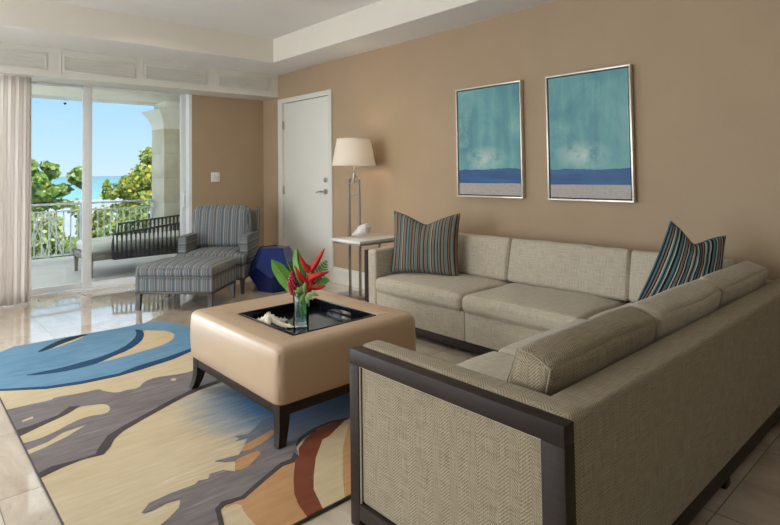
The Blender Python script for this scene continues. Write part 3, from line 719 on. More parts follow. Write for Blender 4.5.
# heliconia
he = empty('heliconia_flower', (vx,vy,ZTR+0.02), 0, 'tall red heliconia with pointed bracts rising from the glass vase', 'flower')
inv = lambda e: (lambda v: v-e.location)
def part(mb, name, m, e, **kw): return mb.build(name, m, e, fn=inv(e), **kw)
part(MB().tube([pl(303,318,0.01),pl(304,296,0.0),pl(308,283,0.0),pl(311,270,0.0)],0.0035,8),'stem',M['stemg'],he)
for (path, wd) in (
    (((309,274,0),(313,268,-.01),(319,258,-.012),(325,248,-.01)),(0.006,0.016,0.016,0.010,0.001)),
    (((313,274,0),(309,270,-.01),(304,265,-.015),(299,254,-.01)),(0.008,0.020,0.018,0.010,0.001)),
    (((306,285,0),(311,279,-.015),(320,275,-.02),(329.5,271.5,-.01)),(0.007,0.022,0.018,0.010,0.001)),
    (((311,288,0),(306,283,-.015),(299,275,-.02),(294,265,-.01)),(0.008,0.022,0.018,0.010,0.001)),
    (((305,292,0),(312,288,-.015),(320,288,-.02),(326,285,-.01)),(0.005,0.013,0.013,0.008,0.001)),
    (((306,296,0.0),(308,292,-.01),(311,285,-.012),(309,278,-.01)),(0.008,0.014,0.014,0.008,0.002))):
    part(leaf_mb([pl(*q) for q in path], wd, 0.55), 'bract', M['red'], he)
# ginger
gi = empty('ginger_flower', (vx,vy,ZTR+0.02), 0, 'crimson cone shaped ginger flower leaning left in the vase', 'flower')
part(MB().tube([pl(302,318,0.015),pl(299,300,0.005),pl(294,292,-.02)],0.003,7),'stem',M['stemg'],gi)
gm = MB(); c0 = pl(293,294,-.02); c1 = pl(292,274,-.022)
for ring in range(9):
    t = ring/8; p = c0.lerp(c1,t); rr = 0.024*math.sin(PI*(0.18+0.80*t))**0.8
    for k_ in range(9):
        a = 2*PI*(k_/9+ring*0.055*1.3); d_ = Vector((math.cos(a), math.sin(a), 0))
        gm.tube([p+d_*rr*0.3, p+d_*rr*0.85+Vector((0,0,0.004)), p+d_*rr*1.08+Vector((0,0,0.013))],[0.007,0.007,0.001],6)
part(gm,'flower_head',M['crimson'],gi)
def leafthing(name, lab, path, wd, m, fold, dd, st=None):
    e = empty(name, (vx,vy,ZTR+0.02), 0, lab, 'leaf')
    part(leaf_mb([pl(*q) for q in path], wd, fold), 'blade', m, e)
    if st: part(MB().tube([pl(*q) for q in st],0.0025,7),'stem',M['stemg'],e)
    part(MB().tube([pl(q[0],q[1],q[2]-0.002) for q in path],[0.002]*(len(path)-1)+[0.0006],5),'midrib',M['leafy'],e)
    return e
leafthing('broad_leaf','broad bright green leaf on the left side of the bouquet',((300,297,0),(291,287,0.01),(280,272,0.01),(271.5,259.5,0.0)),(0.008,0.030,0.040,0.034,0.001),M['leafg'],0.3,0,((302,318,0),(301,305,0),(300,297,0)))
leafthing('upright_leaf','dark tipped upright green leaf at the top of the bouquet',((303,286,0.02),(301,276,0.025),(297,260,0.03),(296.5,247.5,0.02)),(0.008,0.026,0.032,0.022,0.001),M['leafg'],0.35,0,((303,318,0.01),(303,300,0.02),(303,286,0.02)))
leafthing('short_leaf','small dark green leaf behind the ginger flower',((299,290,0.03),(294,278,0.035),(290,268,0.035),(287,261,0.03)),(0.006,0.018,0.020,0.014,0.001),M['leafd'],0.3,0,((304,315,0.01),(302,300,0.02),(299,290,0.03)))
def fern(lab, path, n_, ln, dd):
    e = empty('fern_frond', (vx,vy,ZTR+0.02), 0, lab, 'leaf', 'fern fronds on the right side of the bouquet')
    P = [pl(*q) for q in path]; part(MB().tube([pl(304,316,0.015),pl(305,300,0.02)]+P,0.0018,6),'stem',M['stemg'],e)
    mb = MB()
    for i in range(n_):
        t = i/(n_-1)*(len(P)-1); j = min(int(t),len(P)-2); p = P[j].lerp(P[j+1],t-j); tn_ = (P[j+1]-P[j]).normalized(); sd = tn_.cross(Vector(-fw)).normalized()
        L_ = ln*math.sin(PI*(0.22+0.70*i/(n_-1)))
        for s_i in (-1,1):
            q = p+(sd*s_i*0.85+tn_*0.55)*L_
            b = leaf_mb([p,p.lerp(q,0.5)-Vector(fw)*0.002,q],(0.003,0.006,0.001),0.2,segs=4); mb.add(b.v,b.f)
    part(mb,'leaflets',M['leafg'],e)
fern('upper light green fern frond reaching right of the bouquet',((309,285,0.02),(316,277,0.03),(322,270,0.03),(326,262,0.025)),10,0.038,0)
fern('lower light green fern frond drooping right of the bouquet',((308,290,0.02),(316,285,0.02),(322,281,0.02),(328,280,0.02)),9,0.034,0)
sp = empty('foliage_sprig', (vx,vy,ZTR+0.02), 0, 'yellow green leafy sprig at the mouth of the vase', 'leaf'); mb = MB(); mb2 = MB()
for (a,b,c,d_) in ((304,293,296,288),(304,293,305,282),(306,295,313,300),(305,294,300,303),(307,294,319,296),(305,296,309,305),(303,295,293,291)):
    q = leaf_mb([pl(a,b,-0.035),pl((a+c)/2,(b+d_)/2-1,-0.045),pl(c,d_,-0.045)],(0.004,0.011,0.001),0.3,segs=6); mb.add(q.v,q.f)
rnd = random.Random(5)
for i in range(14):
    x0, y0 = 303+rnd.uniform(-2,4), 316-rnd.uniform(0,14); a = rnd.uniform(-2.6,-0.5)
    q = leaf_mb([pl(x0,y0,rnd.uniform(-.02,.02)),pl(x0+1.5*math.cos(a),y0+3*math.sin(a),0),pl(x0+3*math.cos(a),y0+7*math.sin(a),0)],(0.003,0.010,0.001),0.3,segs=5); mb2.add(q.v,q.f)
part(mb,'leaves',M['sprig'],sp); part(mb2,'submerged_leaves',M['leafg'],sp); part(MB().tube([pl(304,320,0),pl(305,294,-0.03)],0.002,6),'stem',M['stemg'],sp)

# ------------------------------------------------------------------ sectional sofa
so = empty('sectional_sofa', (-1.9,3.0,0), 0, 'L shaped greige herringbone sectional sofa with dark wood end frames along the tan wall', 'sofa')
sp_ = lambda v: v-so.location
fab, lin = M['sofa'], M['sofatop']
ZA = 0.60
# section along the wall
def P(mb, name, m, lab=None, **kw):
    o = mb.build(name, m, so, fn=sp_, **kw)
    if lab: o['label'] = lab
    return o
YB = 3.56; XR = -0.715
P(MB().box(-3.32,-2.36,2.765,3.50,0.095,0.288,0.008), 'base', lin)
P(MB().box(-2.358,-1.50,2.765,3.50,0.095,0.288,0.008), 'base', lin)
P(MB().box(-3.30,XR,3.45,YB,0.095,0.585,0.018), 'back_panel', lin)
P(cushion(-3.32,-3.225,2.755,YB,0.097,ZA,0.018,(0.0,0.0,0.003)), 'arm', lin)
P(MB().box(-3.30,-1.45,2.79,3.50,0.033,0.095,0.003), 'plinth', M['darkwood'])
# dark end frame, far end
fr = MB().box(-3.358,-3.318,2.755,2.80,0,0.548,0.0015).box(-3.358,-3.318,3.515,3.56,0,0.548,0.0015).box(-3.358,-3.318,2.755,3.56,0.548,0.592,0.003).box(-3.358,-3.318,2.80,3.515,0.03,0.085,0.0015)
P(fr, 'end_frame', M['darkwood'], 'dark wood end frame by the side table')
P(cushion(-3.222,-2.366,2.735,3.36,0.288,0.395,0.035,(0.004,0.006,0.022),wob=0.0025,seed=1), 'seat_cushion', lin)
P(cushion(-2.362,-1.545,2.735,3.36,0.288,0.395,0.035,(0.004,0.006,0.022),wob=0.0025,seed=2), 'seat_cushion', lin)
def lean(mb, pivot, axis, ang):
    m_ = Matrix.Rotation(ang, 3, axis); pv = Vector(pivot); mb.v = [tuple(m_ @ (Vector(p)-pv) + pv) for p in mb.v]; return mb
for i, (a, b) in enumerate(((-3.215,-2.385),(-2.38,-1.515),(-1.51,-0.95))):
    P(lean(cushion(a,b,3.25,3.385,0.40,0.705,0.022,(0.004,0.016,0.004),wob=0.003,seed=10+i),(0,3.31,0.40),'X',-0.20),'back_cushion',lin)
# section towards the camera
Y0 = 1.231
P(MB().box(-1.515,-0.80,1.30,2.77,0.095,0.288,0.008), 'base', fab)
P(cushion(-0.835,XR,Y0,YB,0.097,ZA-0.005,0.014,(0.002,0,0.0)), 'back_panel', fab)
P(cushion(-1.53,XR-0.001,Y0,Y0+0.088,0.097,ZA-0.002,0.018,(0.0,0.0,0.003)), 'arm', fab)
P(MB().box(-0.785,-0.722,1.24,3.54,0.035,0.095,0.003).box(-1.50,-1.45,1.30,2.78,0.035,0.095,0.003), 'plinth', M['darkwood'])
f0, f1 = 1.185, 1.231
X0_, X1_ = -1.533, -0.711
fr = MB().box(X0_,X0_+0.047,f0,f1,0,0.541,0.0015).box(X1_-0.066,X1_,f0,f1,0,0.541,0.0015).box(X0_,X1_,f0,f1,0.541,0.5925,0.0025).box(X0_+0.047,X1_-0.066,f0,f1,0.03,0.082,0.0015)
P(fr, 'end_frame', M['darkwood'], 'dark wood end frame nearest the viewer')
P(cushion(X0_+0.047,X1_-0.066,f0+0.012,f1,0.082,0.541,0.012,(0,0.004,0)), 'end_panel', fab)
P(MB().tube([(X0_+0.0475,f0+0.008,0.54),(X0_+0.0475,f0+0.008,0.083)],0.004,6).tube([(X0_+0.0475,f0+0.008,0.5405),(X1_-0.0665,f0+0.008,0.5405)],0.004,6).tube([(X1_-0.0665,f0+0.008,0.5405),(X1_-0.0665,f0+0.008,0.083)],0.004,6),'piping',M['piping'])
P(cushion(-1.56,-0.93,1.322,2.02,0.288,0.395,0.035,(0.006,0.004,0.022),wob=0.0025,seed=5), 'seat_cushion', lin)
P(cushion(-1.56,-0.93,2.024,2.78,0.288,0.395,0.035,(0.006,0.004,0.022),wob=0.0025,seed=6), 'seat_cushion', lin)
P(cushion(-1.54,-0.93,2.784,3.36,0.288,0.395,0.035,(0.0,0.0,0.018),wob=0.002,seed=7), 'seat_cushion', lin)
for i, (a, b) in enumerate(((1.345,2.055),(2.06,2.745),(2.75,3.47))):
    pv, an = (-0.92,0,0.405), 0.30
    bc = P(lean(cushion(-1.038,-0.917,a,b,0.398,0.672,0.024,(0.024,0.004,0.012),wob=0.004,seed=20+i),pv,'Y',an),'back_cushion',fab if i==0 else lin)
    for yy in (a+0.004, b-0.004):
        pp_ = MB().tube([(-1.035,yy,0.412),(-1.041,yy,0.55),(-1.034,yy,0.662),(-0.98,yy,0.671),(-0.922,yy,0.662),(-0.915,yy,0.55),(-0.921,yy,0.412)],0.0024,6)
        lean(pp_,pv,'Y',an).build('piping', M['sofapipe'], bc, fn=sp_)
for (x, y) in ((-0.775,2.342),(-0.775,3.50),(-1.49,2.3),(-3.28,2.92),(-2.36,3.45)):
    P(MB().box(x,x+0.050,y-0.025,y+0.025,0,0.04,0.002),'foot',M['darkwood'])

# throw pillows
def pillow(BL, BR, TL, TR, m, lab, dip=0.10, th=0.10, back=None, usc=1.0):
    BL, BR, TL, TR = [Vector(q) for q in (BL,BR,TL,TR)]; loc = (BL+BR+TL+TR)/4
    wv = ((BR+TR)-(BL+TL)).normalized(); uv_ = (TL+TR)-(BL+BR); uv_.normalize(); nv = wv.cross(uv_).normalized()
    h = ((TL+TR)-(BL+BR)).length/2
    n_ = 40; vs = []; fs = []; uvs = []
    for side in (1,-1):
        for j in range(n_+1):
            for i in range(n_+1):
                u, v = 2*i/n_-1, 2*j/n_-1
                pu = u*(1-0.06*(1-v*v)); pv = v*(1-0.06*(1-u*u))
                s_, t_ = (pu+1)/2, (pv+1)/2
                p = (BL*(1-s_)+BR*s_)*(1-t_) + (TL*(1-s_)+TR*s_)*t_
                if v > 0: p = p - uv_*dip*h*0.5*math.exp(-(abs(u)/0.62)**1.6)*v**1.4*(1-abs(u))**0.25
                e = max(0,(1-u*u))*max(0,(1-v*v)); t = th*e**0.40*0.5
                if v > 0: t *= 1-0.32*math.exp(-(u/0.35)**2)*v
                t += 0.003*math.sin(u*9+v*4)*e + 0.002*math.sin(u*4-v*11)*e
                vs.append(p+nv*t*side); uvs.append((u*0.26*usc+5, v*0.26))
    o_ = (n_+1)**2
    for s_i in range(2):
        for j in range(n_):
            for i in range(n_):
                a = s_i*o_+j*(n_+1)+i; q = (a,a+1,a+n_+2,a+n_+1); fs.append(q if s_i==0 else q[::-1])
    e = empty('throw_pillow', loc, 0, lab, 'pillow'); mb = MB().add(vs, fs); mb.uv = uvs; nv_ = nv
    mb.mi = [0]*(n_*n_)+[1]*(n_*n_)
    cov = mb.build('cover', [m, back or m], e, fn=lambda v: v-Vector(loc), angle=180)
    # edge piping
    ed = [vs[i] for i in range(n_)]+[vs[j*(n_+1)+n_] for j in range(n_)]+[vs[n_*(n_+1)+n_-i] for i in range(n_)]+[vs[(n_-j)*(n_+1)] for j in range(n_)]
    MB().tube(ed, 0.004, 6, closed=True).build('piping', back or M['rope'], cov, fn=lambda v: v-Vector(loc))
    return e
def pa(px, py, y): return at(px, py, 1, y)
pillow(pa(391,272,2.90), pa(458.5,277,3.14), pa(394.5,211,2.97), pa(460,213.5,3.22), M['pillow'], 'square multicolour striped throw pillow at the side table end of the sofa', dip=0.36, th=0.15)
pillow(pa(637,302,2.90), pa(722,292,3.12), pa(671,221,3.02), pa(725.5,236,3.30), M['pillow2'], 'teal, cream and black striped throw pillow in the corner of the sofa', dip=0.42, th=0.13, back=M['tealvelvet'], usc=0.95)

# ------------------------------------------------------------------ side table + shell
st = empty('side_table', (-3.755,3.14,0), 0, 'white marble topped side table between the floor lamp and the sofa arm', 'side table')
q = lambda v: v-Vector((-3.755,3.14,0))
MB().box(-3.95,-3.56,2.875,3.42,0.602,0.625,0.002).build('tabletop', M['marble'], st, fn=q)
MB().box(-3.94,-3.57,2.885,3.41,0.585,0.602,0.002).build('top_frame', M['nickel'], st, fn=q)
for x in (-3.925,-3.585): MB().box(x-0.0125,x+0.0125,3.385,3.41,0.0,0.59,0.002).build('leg', M['nickel'], st, fn=q)
MB().box(-3.9375,-3.5725,3.10,3.41,0.0,0.012,0.002).build('base', M['nickel'], st, fn=q)
def shell():
    mb = MB(); vs = []; fs = []; n_ = 48; T_ = 60; L_ = 0.175
    for i in range(T_+1):
        t = i/T_; r = 0.056*(math.sin(PI*min(1,t**0.72*0.98+0.01))**0.85)*(1-0.25*t)+0.002
        for k_ in range(n_):
            a = 2*PI*k_/n_; sp_r = ((a/(2*PI)+t*2.2) % 1.0)
            rr = r*(0.86+0.20*sp_r**2)*(1+0.015*math.cos(14*a))
            vs.append((-L_/2+L_*t, rr*math.cos(a), rr*math.sin(a)))
    for i in range(T_):
        for k_ in range(n_): fs.append((i*n_+k_, i*n_+(k_+1)%n_, (i+1)*n_+(k_+1)%n_, (i+1)*n_+k_))
    fs += [tuple(range(n_-1,-1,-1)), tuple(T_*n_+k_ for k_ in range(n_))]
    return mb.add(vs, fs)
sh = shell().build('seashell', M['shell'], angle=50)
sh.rotation_euler = (math.radians(200), math.radians(24), math.radians(222)); sh.location = (-3.765,3.06,0.686); sh.scale = (1.02,0.98,0.98)
tag(sh, 'grey white spiral seashell resting on the marble side table', 'seashell')

# ------------------------------------------------------------------ floor lamp
lx, ly = -4.20, 3.33
la = empty('floor_lamp', (lx,ly,0), 0, 'lit brushed nickel floor lamp with a cream tapered shade beside the door', 'lamp')
MB().box(-0.20,0.16,-0.17,0.12,0,0.022,0.003).build('base', M['nickel'], la)
for s_i in (-1,1): MB().box(s_i*0.078-0.010,s_i*0.078+0.010,-0.010,0.010,0.022,1.13,0.002).build('pole', M['nickel'], la)
for z in (0.98,1.09): MB().box(-0.068,0.068,-0.008,0.008,z-0.008,z+0.008,0.002).build('crossbar', M['nickel'], la)
MB().tube([(0,0,1.09),(0,0,1.21)],0.007,10).tube([(0,0,1.14),(0,0,1.19)],0.016,14).tube([(-0.05,0,1.12),(-0.05,0,1.165),(0,0,1.19),(0.05,0,1.165),(0.05,0,1.12)],0.004,6).build('stem', M['nickel'], la)
zs = 1.265; hsh = 0.255
MB().lathe([(0.212,0),(0.163,hsh),(0.161,hsh),(0.210,0)], c=(0,0,zs), n=56).build('lamp_shade', M['shade'], la)
MB().tube([(0.211*math.cos(a),0.211*math.sin(a),zs) for a in [i*2*PI/56 for i in range(56)]],0.003,6,closed=True).tube([(0.162*math.cos(a),0.162*math.sin(a),zs+hsh) for a in [i*2*PI/56 for i in range(56)]],0.003,6,closed=True).tube([(-0.162,0,zs+hsh-0.01),(0.162,0,zs+hsh-0.01)],0.002,5).tube([(0,0,1.21),(0,0,zs+hsh-0.01)],0.003,5).build('shade_wire', M['shade'], la)
MB().lathe([(0.001,0),(0.012,0.005),(0.014,0.03),(0.028,0.065),(0.024,0.095),(0.001,0.108)], c=(0.0,0,1.285), n=20).build('light_bulb', M['bulb'], la)

# ------------------------------------------------------------------ blue faceted stool
def dodeca():
    g = (1+5**0.5)/2; V_ = []
    for a in (-1,1):
        for b in (-1,1):
            for c in (-1,1): V_.append(Vector((a,b,c)))
    for a in (-1/g,1/g):
        for b in (-g,g): V_ += [Vector((0,a,b)),Vector((a,b,0)),Vector((b,0,a))]
    bm = bmesh.new()
    for v in V_: bm.verts.new(v)
    bmesh.ops.convex_hull(bm, input=bm.verts); bmesh.ops.dissolve_limit(bm, angle_limit=0.05, verts=bm.verts[:], edges=bm.edges[:])
    nf = bm.faces[:][0].normal.copy(); rot = nf.rotation_difference(Vector((0,0,1))).to_matrix()
    for v in bm.verts: v.co = rot @ v.co
    top = [v.co for v in bm.verts if v.co.z > max(u.co.z for u in bm.verts)-0.01]
    a = math.atan2(top[0].y, top[0].x); e_dir = a+PI/5   # direction of the middle of one top edge
    return bm, e_dir
bm, ed = dodeca()
zmin = min(v.co.z for v in bm.verts); zmax = max(v.co.z for v in bm.verts)
want = math.atan2(-3.03,5.0)-0.10
rz = Matrix.Rotation(want-ed, 3, 'Z')
SX = 0.150; H_ = 0.435
for v in bm.verts:
    c = rz @ v.co; v.co = Vector((c.x*SX, c.y*SX, (c.z-zmin)/(zmax-zmin)*H_))
bmesh.ops.bevel(bm, geom=bm.edges[:], offset=0.005, segments=2, affect='EDGES', profile=0.5)
bm.verts.index_update(); mb = MB().add([v.co[:] for v in bm.verts], [[v.index for v in f.verts] for f in bm.faces]); bm.free()
o = mb.build('garden_stool', M['ceramic'], loc=(-5.065,2.955,0.0), angle=20); tag(o, 'cobalt blue faceted ceramic stool on the floor between armchair and door', 'stool')

# ------------------------------------------------------------------ armchair and ottoman
AZ = 0.737
def local(x, y, z): return Vector((x,y,z))
OC = Vector((-5.104,2.066,0))
ot = empty('footstool', OC, AZ, 'striped blue and tan upholstered footstool with dark legs in front of the armchair', 'ottoman')
w, d_ = 0.36, 0.285
cushion(-w,w,-d_,d_,0.293,0.382,0.032,(0.008,0.008,0.036),wob=0.002).build('cushion', M['chair'], ot)
cushion(-w+0.004,w-0.004,-d_+0.004,d_-0.004,0.165,0.286,0.015,(0.002,0.002,0)).build('base', M['chair'], ot)
mb = MB()
for z in (0.379,0.293): mb.tube(rect_loop(-w-0.001,w+0.001,-d_-0.001,d_+0.001,z,0.03,5),0.004,6,closed=True)
mb.build('piping', M['chairplain'], ot)
MB().box(-w+0.006,w-0.006,-d_+0.006,d_-0.006,0.147,0.166,0.003).build('rail', M['greywood'], ot)
def tleg(x, y, h, w0=0.042, w1=0.028, sx=0, sy=0):
    vs = []; 
    for z, ww in ((h,w0),(0.0,w1)):
        for a,b in ((-1,-1),(1,-1),(1,1),(-1,1)): vs.append((x+a*ww/2+(sx if z==0 else 0), y+b*ww/2+(sy if z==0 else 0), z))
    return MB().add(vs,[(0,1,2,3),(7,6,5,4),(0,4,5,1),(1,5,6,2),(2,6,7,3),(3,7,4,0)])
for a in (-1,1):
    for b in (-1,1): tleg(a*(w-0.03), b*(d_-0.03), 0.15).build('leg', M['greywood'], ot, smooth=False)
# armchair, local frame: x right, y back
AZC = 0.84
ac_o = OC + Matrix.Rotation(AZ,3,'Z') @ Vector((0.045,0.36,0))
ac = empty('armchair', ac_o, AZC, 'low armchair in blue and tan stripes with dark wood back posts by the sliding door', 'armchair')
hw = 0.355; dp = 0.62
cushion(-hw+0.004,hw-0.004,0.0,dp-0.02,0.155,0.283,0.012).build('seat_base', M['chair'], ac)
cushion(-hw+0.088,hw-0.088,0.05,dp-0.13,0.285,0.405,0.03,(0.002,0.004,0.022),wob=0.002).build('seat_cushion', M['chair'], ac)
nose = cushion(-hw,hw,-0.02,0.115,0.285,0.395,0.035,(0.004,0.010,0.010)).build('seat_cushion_front', M['chair'], ac)
for s_i in (-1,1):
    a0, a1 = (s_i*hw, s_i*(hw-0.085)); a0, a1 = min(a0,a1), max(a0,a1)
    am = cushion(a0,a1,0.118,dp-0.02,0.285,0.565,0.014,(0.002,0.0,0.004)).build('arm', M['chairh'], ac)
    xo = s_i*(hw+0.001)
    MB().tube([(xo,0.118,0.285),(xo,0.118,0.562),(xo,dp-0.03,0.562)],0.0045,6).build('piping', M['greywood'], am)
bk = lean(cushion(-0.335,0.285,dp-0.20,dp-0.05,0.40,0.845,0.055,(0.010,0.026,0.014),wob=0.003),(0,dp-0.12,0.40),'X',-0.17); bk.build('back_cushion', M['chair'], ac)
bp_ = lean(cushion(-hw+0.02,hw-0.02,dp-0.045,dp+0.0,0.17,0.80,0.012),(0,dp-0.02,0.35),'X',-0.17); bp_.build('back_panel', M['chairplain'], ac)
for s_i in (-1,1):
    MB().beam((s_i*(hw-0.008),dp-0.060,0.30),(s_i*(hw-0.008),dp+0.035,0.822),0.020,0.05,upv=(0,1,0)).build('back_post', M['greywood'], ac)
MB().box(-hw+0.01,hw-0.01,0.01,dp-0.01,0.140,0.158,0.003).build('rail', M['greywood'], ac)
for a in (-1,1):
    tleg(a*(hw-0.03), 0.03, 0.142).build('leg', M['greywood'], ac, smooth=False); tleg(a*(hw-0.03), dp-0.04, 0.142, sy=0.04).build('leg', M['greywood'], ac, smooth=False)

# ------------------------------------------------------------------ balcony
XRL = -9.25
S(MB().box(-9.55, XB-0.15, -3.0, 3.75, -0.16, -0.02), 'balcony_floor', M['balcony'])
S(MB().box(-9.6, XB-0.15, -3.0, 3.95, 2.72, 2.85), 'balcony_ceiling', M['stucco'])
S(MB().box(-9.55, -9.1, -3.0, 3.95, 2.36, 2.72), 'balcony_beam', M['stucco'])
S(MB().box(-9.6, XB-0.15, 3.72, 3.95, -0.16, 2.72), 'balcony_wall', M['stucco'])
# column with flared capital
cx0, cx1, cy0, cy1 = -9.36, -8.82, 3.19, 3.47
col_ = empty('stone_column', ((cx0+cx1)/2,(cy0+cy1)/2,-0.02), 0, 'pale coral stone column with a flared capital at the balcony corner', 'column')
q = lambda v: v-col_.location
mb = MB()
for i in range(5): mb.box(cx0,cx1,cy0,cy1,-0.02+i*0.39,-0.02+(i+1)*0.39-0.003,0.003)
mb.build('shaft', M['stone'], col_, fn=q)
vs = []; fs = []; K = 10
for i in range(K+1):
    t = i/K; e = 0.13*t**1.8; z = 1.935+t*0.30
    for a, b in ((cx0-e*1.2,cy0-e),(cx1+e*0.35,cy0-e*0.75),(cx1+e*0.35,cy1+e*0.75),(cx0-e*1.2,cy1+e*0.75)): vs.append((a,b,z))
for i in range(K):
    for k_ in range(4): fs.append((i*4+k_, i*4+(k_+1)%4, (i+1)*4+(k_+1)%4, (i+1)*4+k_))
fs += [(3,2,1,0), tuple(K*4+k_ for k_ in range(4))]
MB().add(vs, fs).box(cx0-0.012,cx1+0.012,cy0-0.012,cy1+0.012,1.925,1.95,0.004).build('capital', M['stucco'], col_, fn=q, angle=30)
MB().box(cx0+0.04,cx1-0.02,cy0+0.02,cy1,2.235,2.36,0.004).build('block', M['stucco'], col_, fn=q)
# railing
ra = empty('balcony_railing', (XRL,1.5,-0.02), 0, 'pale painted metal balcony railing with crossed starburst bars facing the sea', 'railing')
q = lambda v: v-ra.location
MB().box(XRL-0.03,XRL+0.03,-2.9,3.19,0.775,0.805,0.006).build('top_rail', M['rail'], ra, fn=q)
MB().box(XRL-0.015,XRL+0.015,-2.9,3.19,0.675,0.695,0.003).build('upper_rail', M['rail'], ra, fn=q)
MB().box(XRL-0.015,XRL+0.015,-2.9,3.19,0.04,0.06,0.003).build('lower_rail', M['rail'], ra, fn=q)
for y in (-1.5,0.4,1.40,2.13,3.15): MB().box(XRL-0.02,XRL+0.02,y-0.02,y+0.02,-0.02,0.775,0.003).build('post', M['rail'], ra, fn=q)
y = -0.3
while y < 3.1:
    if all(abs(y-p) > 0.04 for p in (0.4,1.40,2.13,3.15)):
        MB().box(XRL-0.008,XRL+0.008,y-0.008,y+0.008,0.05,0.68).build('baluster', M['rail'], ra, fn=q, smooth=False)
    y += 0.0915
for a, b in ((1.44,1.66),(1.88,1.66),(1.66,1.52),(1.66,1.80),(1.44,1.58),(1.88,1.74)):
    MB().tube([(XRL+0.012,a,0.055),(XRL+0.012,b,0.68)],0.008,6).build('diagonal_bar', M['rail'], ra, fn=q)
# daybed
dbx, dby = -7.30, 1.76
db = empty('outdoor_daybed', (dbx,dby,-0.02), 0.0, 'low outdoor daybed on the balcony with charcoal rope sides and a pale cushion', 'daybed')
Wd = 0.75; Ld = 1.85
mb = MB().box(0,-0.05,0,Ld,0.20,0.275,0.005).box(-Wd,-Wd+0.05,0,Ld,0.20,0.275,0.005).box(-Wd,0,0,0.05,0.20,0.275,0.005).box(-Wd,0,Ld-0.05,Ld,0.20,0.275,0.005).box(-Wd+0.05,-0.05,0.05,Ld-0.05,0.22,0.25)
mb.build('frame', M['teak'], db)
for a in (-0.025,-Wd+0.025):
    for b in (0.03,Ld-0.03): tleg(a,b,0.21,0.05,0.035).build('leg', M['teak'], db, smooth=False)
cushion(-Wd+0.03,-0.03,0.02,Ld-0.06,0.275,0.40,0.05,(0.0,0.005,0.03),wob=0.004).build('cushion', M['outcush'], db)
def ropeside(x, ya, yb, z0, za, zb):
    mb = MB(); n_ = int((yb-ya)/0.027)
    mb.tube([(x,ya,z0),(x,ya-0.012,za*0.5+z0*0.5),(x,ya,za),(x,yb,zb)],0.014,8); mb.tube([(x,ya,z0),(x,yb,z0)],0.012,8)
    for i in range(n_+1):
        t = i/n_; y = ya+(yb-ya)*t; lean_ = 0.02*(1 if i%2 else -1)
        mb.tube([(x+0.008*(i%2),y,z0),(x+0.008*(i%2),min(yb,max(ya,y+lean_)),za+(zb-za)*t)],0.0085,5)
    return mb
ropeside(0.012,0.27,Ld,0.20,0.50,0.655).build('rope_side', M['rope'], db, angle=60)
ropeside(-Wd-0.012,0.55,Ld,0.20,0.56,0.66).build('rope_side', M['rope'], db, angle=60)
mb = MB().tube([(-Wd,Ld+0.01,0.66),(0,Ld+0.01,0.655)],0.014,8)
for i in range(27): x = -Wd+i*Wd/26; mb.tube([(x,Ld+0.01,0.22),(x,Ld+0.01,0.655)],0.0065,5)
mb.build('rope_back', M['rope'], db, angle=60)
# ceiling fan pull
pp = at(65,103.5,0,-8.2)
fan = empty('pull_chain', (pp.x,pp.y,pp.z), 0, 'small dark pull on a thin cord hanging from the balcony ceiling', 'pull chain')
MB().lathe([(0.001,-0.016),(0.012,-0.01),(0.020,0),(0.012,0.01),(0.001,0.016)], n=16).build('knob', M['framedark'], fan)
MB().tube([(0,0,0.01),(0,0,2.72-pp.z)],0.0022,5).build('cord', M['rail'], fan)

# ------------------------------------------------------------------ outdoors
S(MB().box(-135,-9.7,-60,120,-4.1,-4.0), 'ground_beach', M['sand'])
S(MB().box(-6000,-135,-4000,9000,-4.3,-4.15), 'ground_sea', M['sea'])
def tree(name, lab, base, blobs, n_, sz, mix, seed, cat='tree'):
    rnd = random.Random(seed); e = empty(name, base, 0, lab, cat, 'round leaved seaside trees beyond the railing')
    mb = MB(); tot = sum(b[3]*b[4]*b[5] for b in blobs)
    for (bx,by,bz,rx,ry,rz_) in blobs:
        k_ = int(n_*rx*ry*rz_/tot)
        for _ in range(k_):
            while True:
                p = Vector((rnd.uniform(-1,1),rnd.uniform(-1,1),rnd.uniform(-1,1)))
                if 0.25 < p.length < 1: break
            p = p.normalized()*(p.length**0.7)*rnd.uniform(0.7,1.25)
            c = Vector((bx+p.x*rx, by+p.y*ry, bz+p.z*rz_))
            nn = (p*0.4+Vector((0.45,-0.1,0.45))+Vector((rnd.gauss(0,.75),rnd.gauss(0,.75),rnd.gauss(0,.75)))).normalized()
            u = nn.orthogonal().normalized(); u = Matrix.Rotation(rnd.uniform(0,6.28),3,nn) @ u; v = nn.cross(u); r = sz*rnd.uniform(0.6,1.15)
            vs = [c+(u*math.cos(a)+v*math.sin(a)*0.85)*r + nn*(0.15*r if i%3==0 else 0) for i, a in enumerate([q_*PI/3 for q_ in range(6)])]
            t = rnd.random(); acc = 0; mi_ = 0
            for j, w_ in enumerate(mix):
                acc += w_
                if t <= acc: mi_ = j; break
            mb.add(vs, [(0,1,2,3,4,5)], mi_)
    mb.build('foliage', M['lf'], e, fn=lambda q_: q_-Vector(base), smooth=False)
    tk = MB(); cbl = Vector(blobs[0][:3]); b0_ = Vector(base)
    tk.tube([b0_, b0_.lerp(cbl,0.5)+Vector((0.1,0.1,0)), cbl],[0.045,0.03,0.012],6)
    for b in blobs[1:4]: tk.tube([b0_.lerp(cbl,0.55), (b0_.lerp(cbl,0.8)+Vector(b[:3]))/2, Vector(b[:3])],[0.022,0.016,0.010],5)
    tk.build('trunk', M['bark'], e, fn=lambda q_: q_-Vector(base))
XT = -13.0
def Q(px, py, x=XT): v = at(px, py, 0, x); return (v.x, v.y, v.z)
